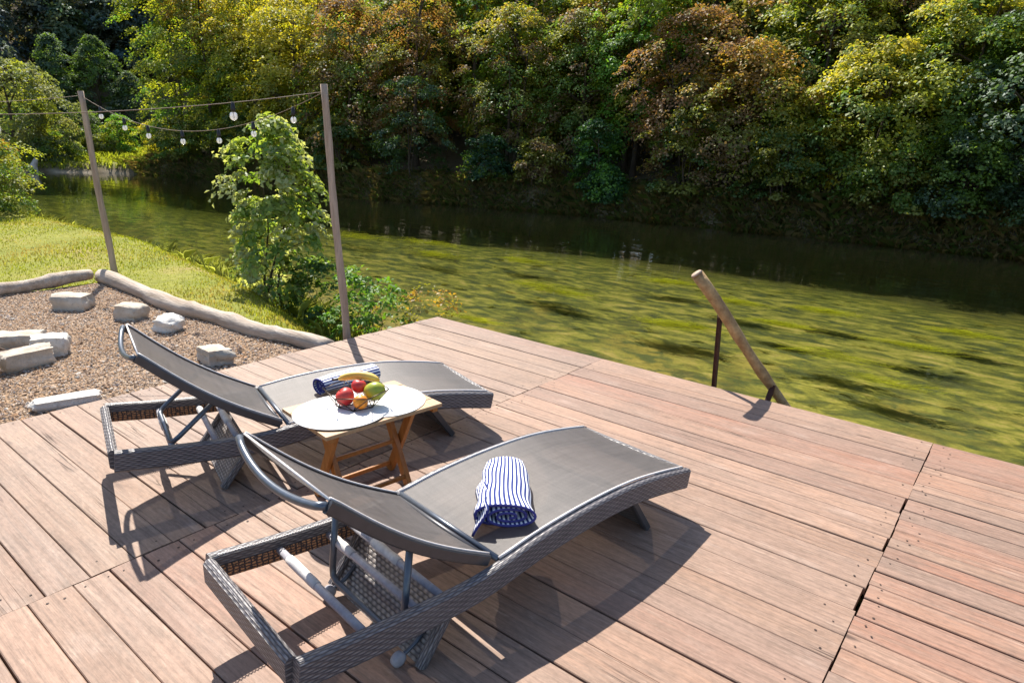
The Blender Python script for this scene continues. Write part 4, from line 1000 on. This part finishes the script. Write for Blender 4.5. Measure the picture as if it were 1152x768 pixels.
tree('leafy_shrub', 'reddish yellow twiggy shrub reaching over the water at the deck corner', 'bush', (-5.85, 5.05), 1.1, .1, .75, .5, [(.33, .20, .03), (.27, .22, .03), (.2, .2, .03)], [2, 2, 1], 60, 20, .05, .15, .012, 1, .4, .3, .3, 163, stems=4, nlimb=34, lean=(.3, .35))
tree('leafy_shrub', 'grey green weeds along the water left of the maple sapling', 'bush', (-9.0, 5.3), .75, .02, .55, .4, [(.14, .18, .06), (.11, .17, .03)], [2, 2], 34, 22, .05, .13, .012, 1, .4, .4, .3, 164, stems=4, nlimb=14)

# woodland masses behind
RNG = np.random.default_rng(5)
def wood(name, label, spots, cols, wts, leaf, ncl, per, clr, hr, mat='leaf'):
    Q = []; Cc = []
    for (x, y, h, r) in spots:
        c, o, u = crown_centres(ncl, h * .12, h, r, r, .9, .55, int(RNG.integers(0, 999)))
        p, nn, sz = spray(c, o, RNG.uniform(.7, 1.3, ncl) * clr, per, leaf, droop=.6, tilt=.45, nj=.36, thick=.13)
        p += np.array([x, y, ground_z(x, y)])
        Q.append(leaf_quads(p, nn, sz)); k = RNG.choice(len(cols)); Cc.append(palette_cols(cols, wts, ncl, per) * RNG.uniform(.8, 1.2, 3))
    return tag(np_mesh(name, np.concatenate(Q), 4, M[mat], np.concatenate(Cc)), label, kind='stuff')
sp_ = []; sq_ = []
for k in range(23):
    x = -47 + 60 * k / 22 + RNG.uniform(-1, 1); fy = far_y(max(x, -44))
    sp_.append((x, fy + 7.0 + RNG.uniform(-.8, .8), RNG.uniform(8.0, 10.0), RNG.uniform(2.4, 3.2)))
    sq_.append((x + 1.3, fy + 12.5 + RNG.uniform(-1.5, 1.5), RNG.uniform(10, 12), RNG.uniform(2.8, 3.6)))
    sq_.append((x - .5, fy + 19 + RNG.uniform(-1.5, 1.5), RNG.uniform(11, 13.5), RNG.uniform(3, 4)))
wood('woodland', 'dense mixed autumn woodland on the slope behind the bank trees', sp_, [G_, OL, GY, BR, YE, RU], [4, 3, 3, 1.5, 1.5, 1], .2, 170, 70, .66, 14)
wood('upper_woodland', 'taller trees of the autumn woodland farther up the slope', sq_, [G_, OL, GY, BR, YE], [4, 3, 2, 1.5, 1], .34, 110, 55, .95, 14)
sp_ = []
for k in range(230):
    a = RNG.uniform(0, 1); x = -69 - 55 * RNG.random() ** 1.9; y = -25 + 105 * a
    sp_.append((x, y, min(RNG.uniform(12, 18), 6.5 + max(0, -68 - x) * .4 + RNG.uniform(0, 2)), RNG.uniform(2.0, 3.0)))
wood('hillside_forest', 'dark shaded forest on the hill beyond the meadow', sp_, [(.10, .135, .10), (.085, .135, .12), (.22, .21, .13), (.16, .17, .115)], [4, 3, 2, 1.5], .36, 75, 50, .85, 16)  # bluish leaf colours raised in place of distance haze
# trunks of the woodland (part of the same far mass)
mb = MB()
for k in range(60):
    x = RNG.uniform(-44, 6); y = far_y(x) + RNG.uniform(4, 13); z = ground_z(x, y)
    tube(mb, [(x, y, z - .2), (x + RNG.uniform(-.3, .3), y, z + 4), (x + RNG.uniform(-.6, .6), y, z + 9)], [RNG.uniform(.08, .17), .1, .05], 6)
tag(mb.build('woodland_trunks', M['bark']), 'dark tree trunks standing in the woodland behind the bank', kind='stuff')

# ------------------------------------------------------------------ grass, bank vegetation, river weed (stuff)
def blades(name, label, x, y, h, wd, cols, lean=.35, mat='grassm'):
    n = len(x); z = height(x, y)[0]; a = RNG.uniform(0, 2 * PI, n); d = np.stack([np.cos(a), np.sin(a), np.zeros(n)], 1); s = np.stack([-d[:, 1], d[:, 0], np.zeros(n)], 1)
    b = np.stack([x, y, z - .01], 1); H_ = h[:, None]; W_ = wd[:, None]; k = (lean * RNG.uniform(.2, 1.6, n))[:, None]
    m = b + d * H_ * k * .3 + np.array([0, 0, .6]) * H_; t_ = b + d * H_ * k + np.array([0, 0, 1.0]) * H_ * (1 - .25 * k)
    V = np.stack([b - s * W_ * .5, b + s * W_ * .5, m + s * W_ * .32, t_, m - s * W_ * .32], 1)
    return tag(np_mesh(name, V, 5, M[mat], cols), label, kind='stuff')
N = 150000
x = -4.7 - 26 * RNG.random(N) ** 1.6; y = RNG.uniform(-3, 7, N)
ny_ = np.interp(x, NX[3:], NY[3:])
lawn = (y < ny_ - .1) & ((y > np.interp(x, [-9, -4.6], [3.22, 3.42])) | (x < np.interp(y, [-4, 1.2, 3.2], [-8.5, -8.85, -9.05])))
x, y, ny_ = x[lawn], y[lawn], ny_[lawn]; n = len(x); e = ny_ - y
tall = np.exp(-(e / .55) ** 2)
h = RNG.uniform(.018, .05, n) * (1 + .5 * wob(x, y, 1.3, 3)) + tall * RNG.uniform(.03, .28, n) * (RNG.random(n) < .5)
dry = np.clip(.12 + .6 * wob(x, y, 1.1, 7) + .28 * wob(x, y, 3.7, 2) + RNG.normal(0, .25, n), 0, 1)[:, None]
cg = np.array([(.26, .30, .03)]) * RNG.uniform(.65, 1.25, (n, 1)); cg = cg * (1 - dry) + np.array([(.39, .29, .125)]) * dry
blades('lawn_grass', 'short sunlit lawn grass with dry patches beside the gravel', x, y, h, .007 + .0007 * np.abs(x) , cg)
N = 5200
x = -4.6 - 24 * RNG.random(N) ** 1.3; y = np.interp(x, NX[3:], NY[3:]) - np.abs(RNG.normal(0, .28, N)) + .08
blades('bank_grass', 'long pale grass tufts along the near water edge', x, y, RNG.uniform(.15, .42, N), np.full(N, .012), np.array([(.42, .46, .14)]) * RNG.uniform(.6, 1.4, (N, 1)), .7)
N = 60000
x = RNG.uniform(-48, 8, N); y = np.interp(x, FARX, FARY) + np.abs(RNG.normal(.45, .7, N))
pal = np.array([(.24, .26, .08), (.34, .27, .12), (.2, .3, .07), (.42, .35, .18)])
blades('bank_undergrowth', 'dim tangled grass and dead stems on the far bank', x, y, RNG.uniform(.06, .34, N) * (1 + .6 * wob(x, y, 1.7, 4)), np.full(N, .014), pal[RNG.choice(4, N)] * RNG.uniform(.6, 1.2, (N, 1)), .9)
N = 24000
x = RNG.uniform(-66, -43, N); y = RNG.uniform(2, 27, N); zz, ins_, isn_, dn_, df_, k_ = height(x, y); ok = (~ins_) & (~isn_) & (k_ > .5) & (df_ > .5) & (df_ < 15)
x, y = x[ok], y[ok]; n = len(x)
blades('meadow_grass', 'sunlit rough meadow grass at the head of the pool', x, y, RNG.uniform(.12, .45, n), np.full(n, .07), np.array([(.30, .35, .04)]) * RNG.uniform(.65, 1.3, (n, 1)), .6)

def weeds(name, label, cx, cy, sp, cnt, ln, wd, cols, zoff, rise):
    """ribbons trailing with the current from each root"""
    V = []; C = []
    for k in range(len(cx)):
        m = cnt[k]; x = cx[k] + RNG.normal(0, sp[k], m); y = cy[k] + RNG.normal(0, sp[k] * .38, m); z = height(x, y)[0] + zoff
        L = ln[k] * RNG.uniform(.5, 1.3, m); w_ = wd * RNG.uniform(.6, 1.4, m); r = rise[k] * RNG.uniform(.3, 1.1, m); a = RNG.normal(0, .09, m) + .04
        dx, dy = np.cos(a), np.sin(a); c = cols[k] * RNG.uniform(.6, 1.35, (m, 1))
        pr = None
        for q in (0, .33, .66, 1.0):
            px_ = x + dx * L * q; py_ = y + dy * L * q + .05 * np.sin(q * 5 + x * 3); pz = np.minimum(z + r * math.sin(min(1, q * 1.4) * PI / 2) , WZ - .02)
            hw = w_ * (.5 if q < .9 else .12)
            cur = (np.stack([px_ - dy * hw, py_ + dx * hw, pz], 1), np.stack([px_ + dy * hw, py_ - dx * hw, pz + .004], 1))
            if pr is not None: V.append(np.stack([pr[0], pr[1], cur[1], cur[0]], 1)); C.append(c)
            pr = cur
    return tag(np_mesh(name, np.concatenate(V), 4, M['weed'], np.concatenate(C)), label, kind='stuff')
n = 320
cx = RNG.uniform(-24, 6, n); cy = RNG.uniform(5.2, 18.5, n)
okk = cy < np.interp(cx, FARX, FARY) - 3; cx, cy = cx[okk], cy[okk]; n = len(cx)
pal = np.array([(.13, .14, .04), (.2, .2, .05), (.36, .32, .08), (.5, .42, .12)])
weeds('river_weed', 'dark and olive tufts of water weed on the river bed', cx, cy, RNG.uniform(.03, .12, n), RNG.integers(7, 18, n), RNG.uniform(.08, .24, n), .014, pal[RNG.choice(4, n, p=[.35, .25, .25, .15])], 0.0, RNG.uniform(.01, .035, n))
bp = [(-5.2, 10.8, .55), (-4.9, 11.0, .5), (-8.6, 11.9, .6), (-8.0, 11.6, .45), (-5.0, 13.6, .45), (-3.4, 14.2, .4), (-1.6, 12.6, .35), (-2.4, 11.0, .5), (-1.6, 10.2, .4), (-15, 14.6, .9), (-17.5, 13.8, .9), (-13.4, 13.2, .7), (-11.0, 14.2, .6), (-6.9, 14.6, .5), (-20, 12.5, .9), (-18.5, 10.5, .7), (-7.9, 8.6, .35), (-1.0, 14.2, .4), (-3.7, 12.4, .3)]
cx = np.array([b[0] for b in bp]); cy = np.array([b[1] for b in bp]); n = len(bp)
weeds('crowfoot_weed', 'bright yellow green streamers of water crowfoot just under the surface', cx, cy, np.array([b[2] for b in bp]) * .75, np.full(n, 230), np.full(n, .42), .011, np.array([(.50, .52, .07)]).repeat(n, 0), .36, np.full(n, .05))
# pale driftwood and stones at the waterline
mb = MB(); bz = WZ
tube(mb, [(-48.2, 14.2, WZ - .1), (-48.5, 14.3, WZ + .35), (-48.4, 14.5, WZ + .8)], [.28, .2, .12], 9, jitter=.15); tube(mb, [(-48.3, 14.2, WZ), (-48.0, 14.0, WZ + .25), (-47.8, 13.8, WZ + .12)], [.14, .1, .05], 7, jitter=.1)
tag(mb.build('driftwood', M['drift']), 'bleached driftwood stump standing at the water edge of the pool head', 'driftwood')
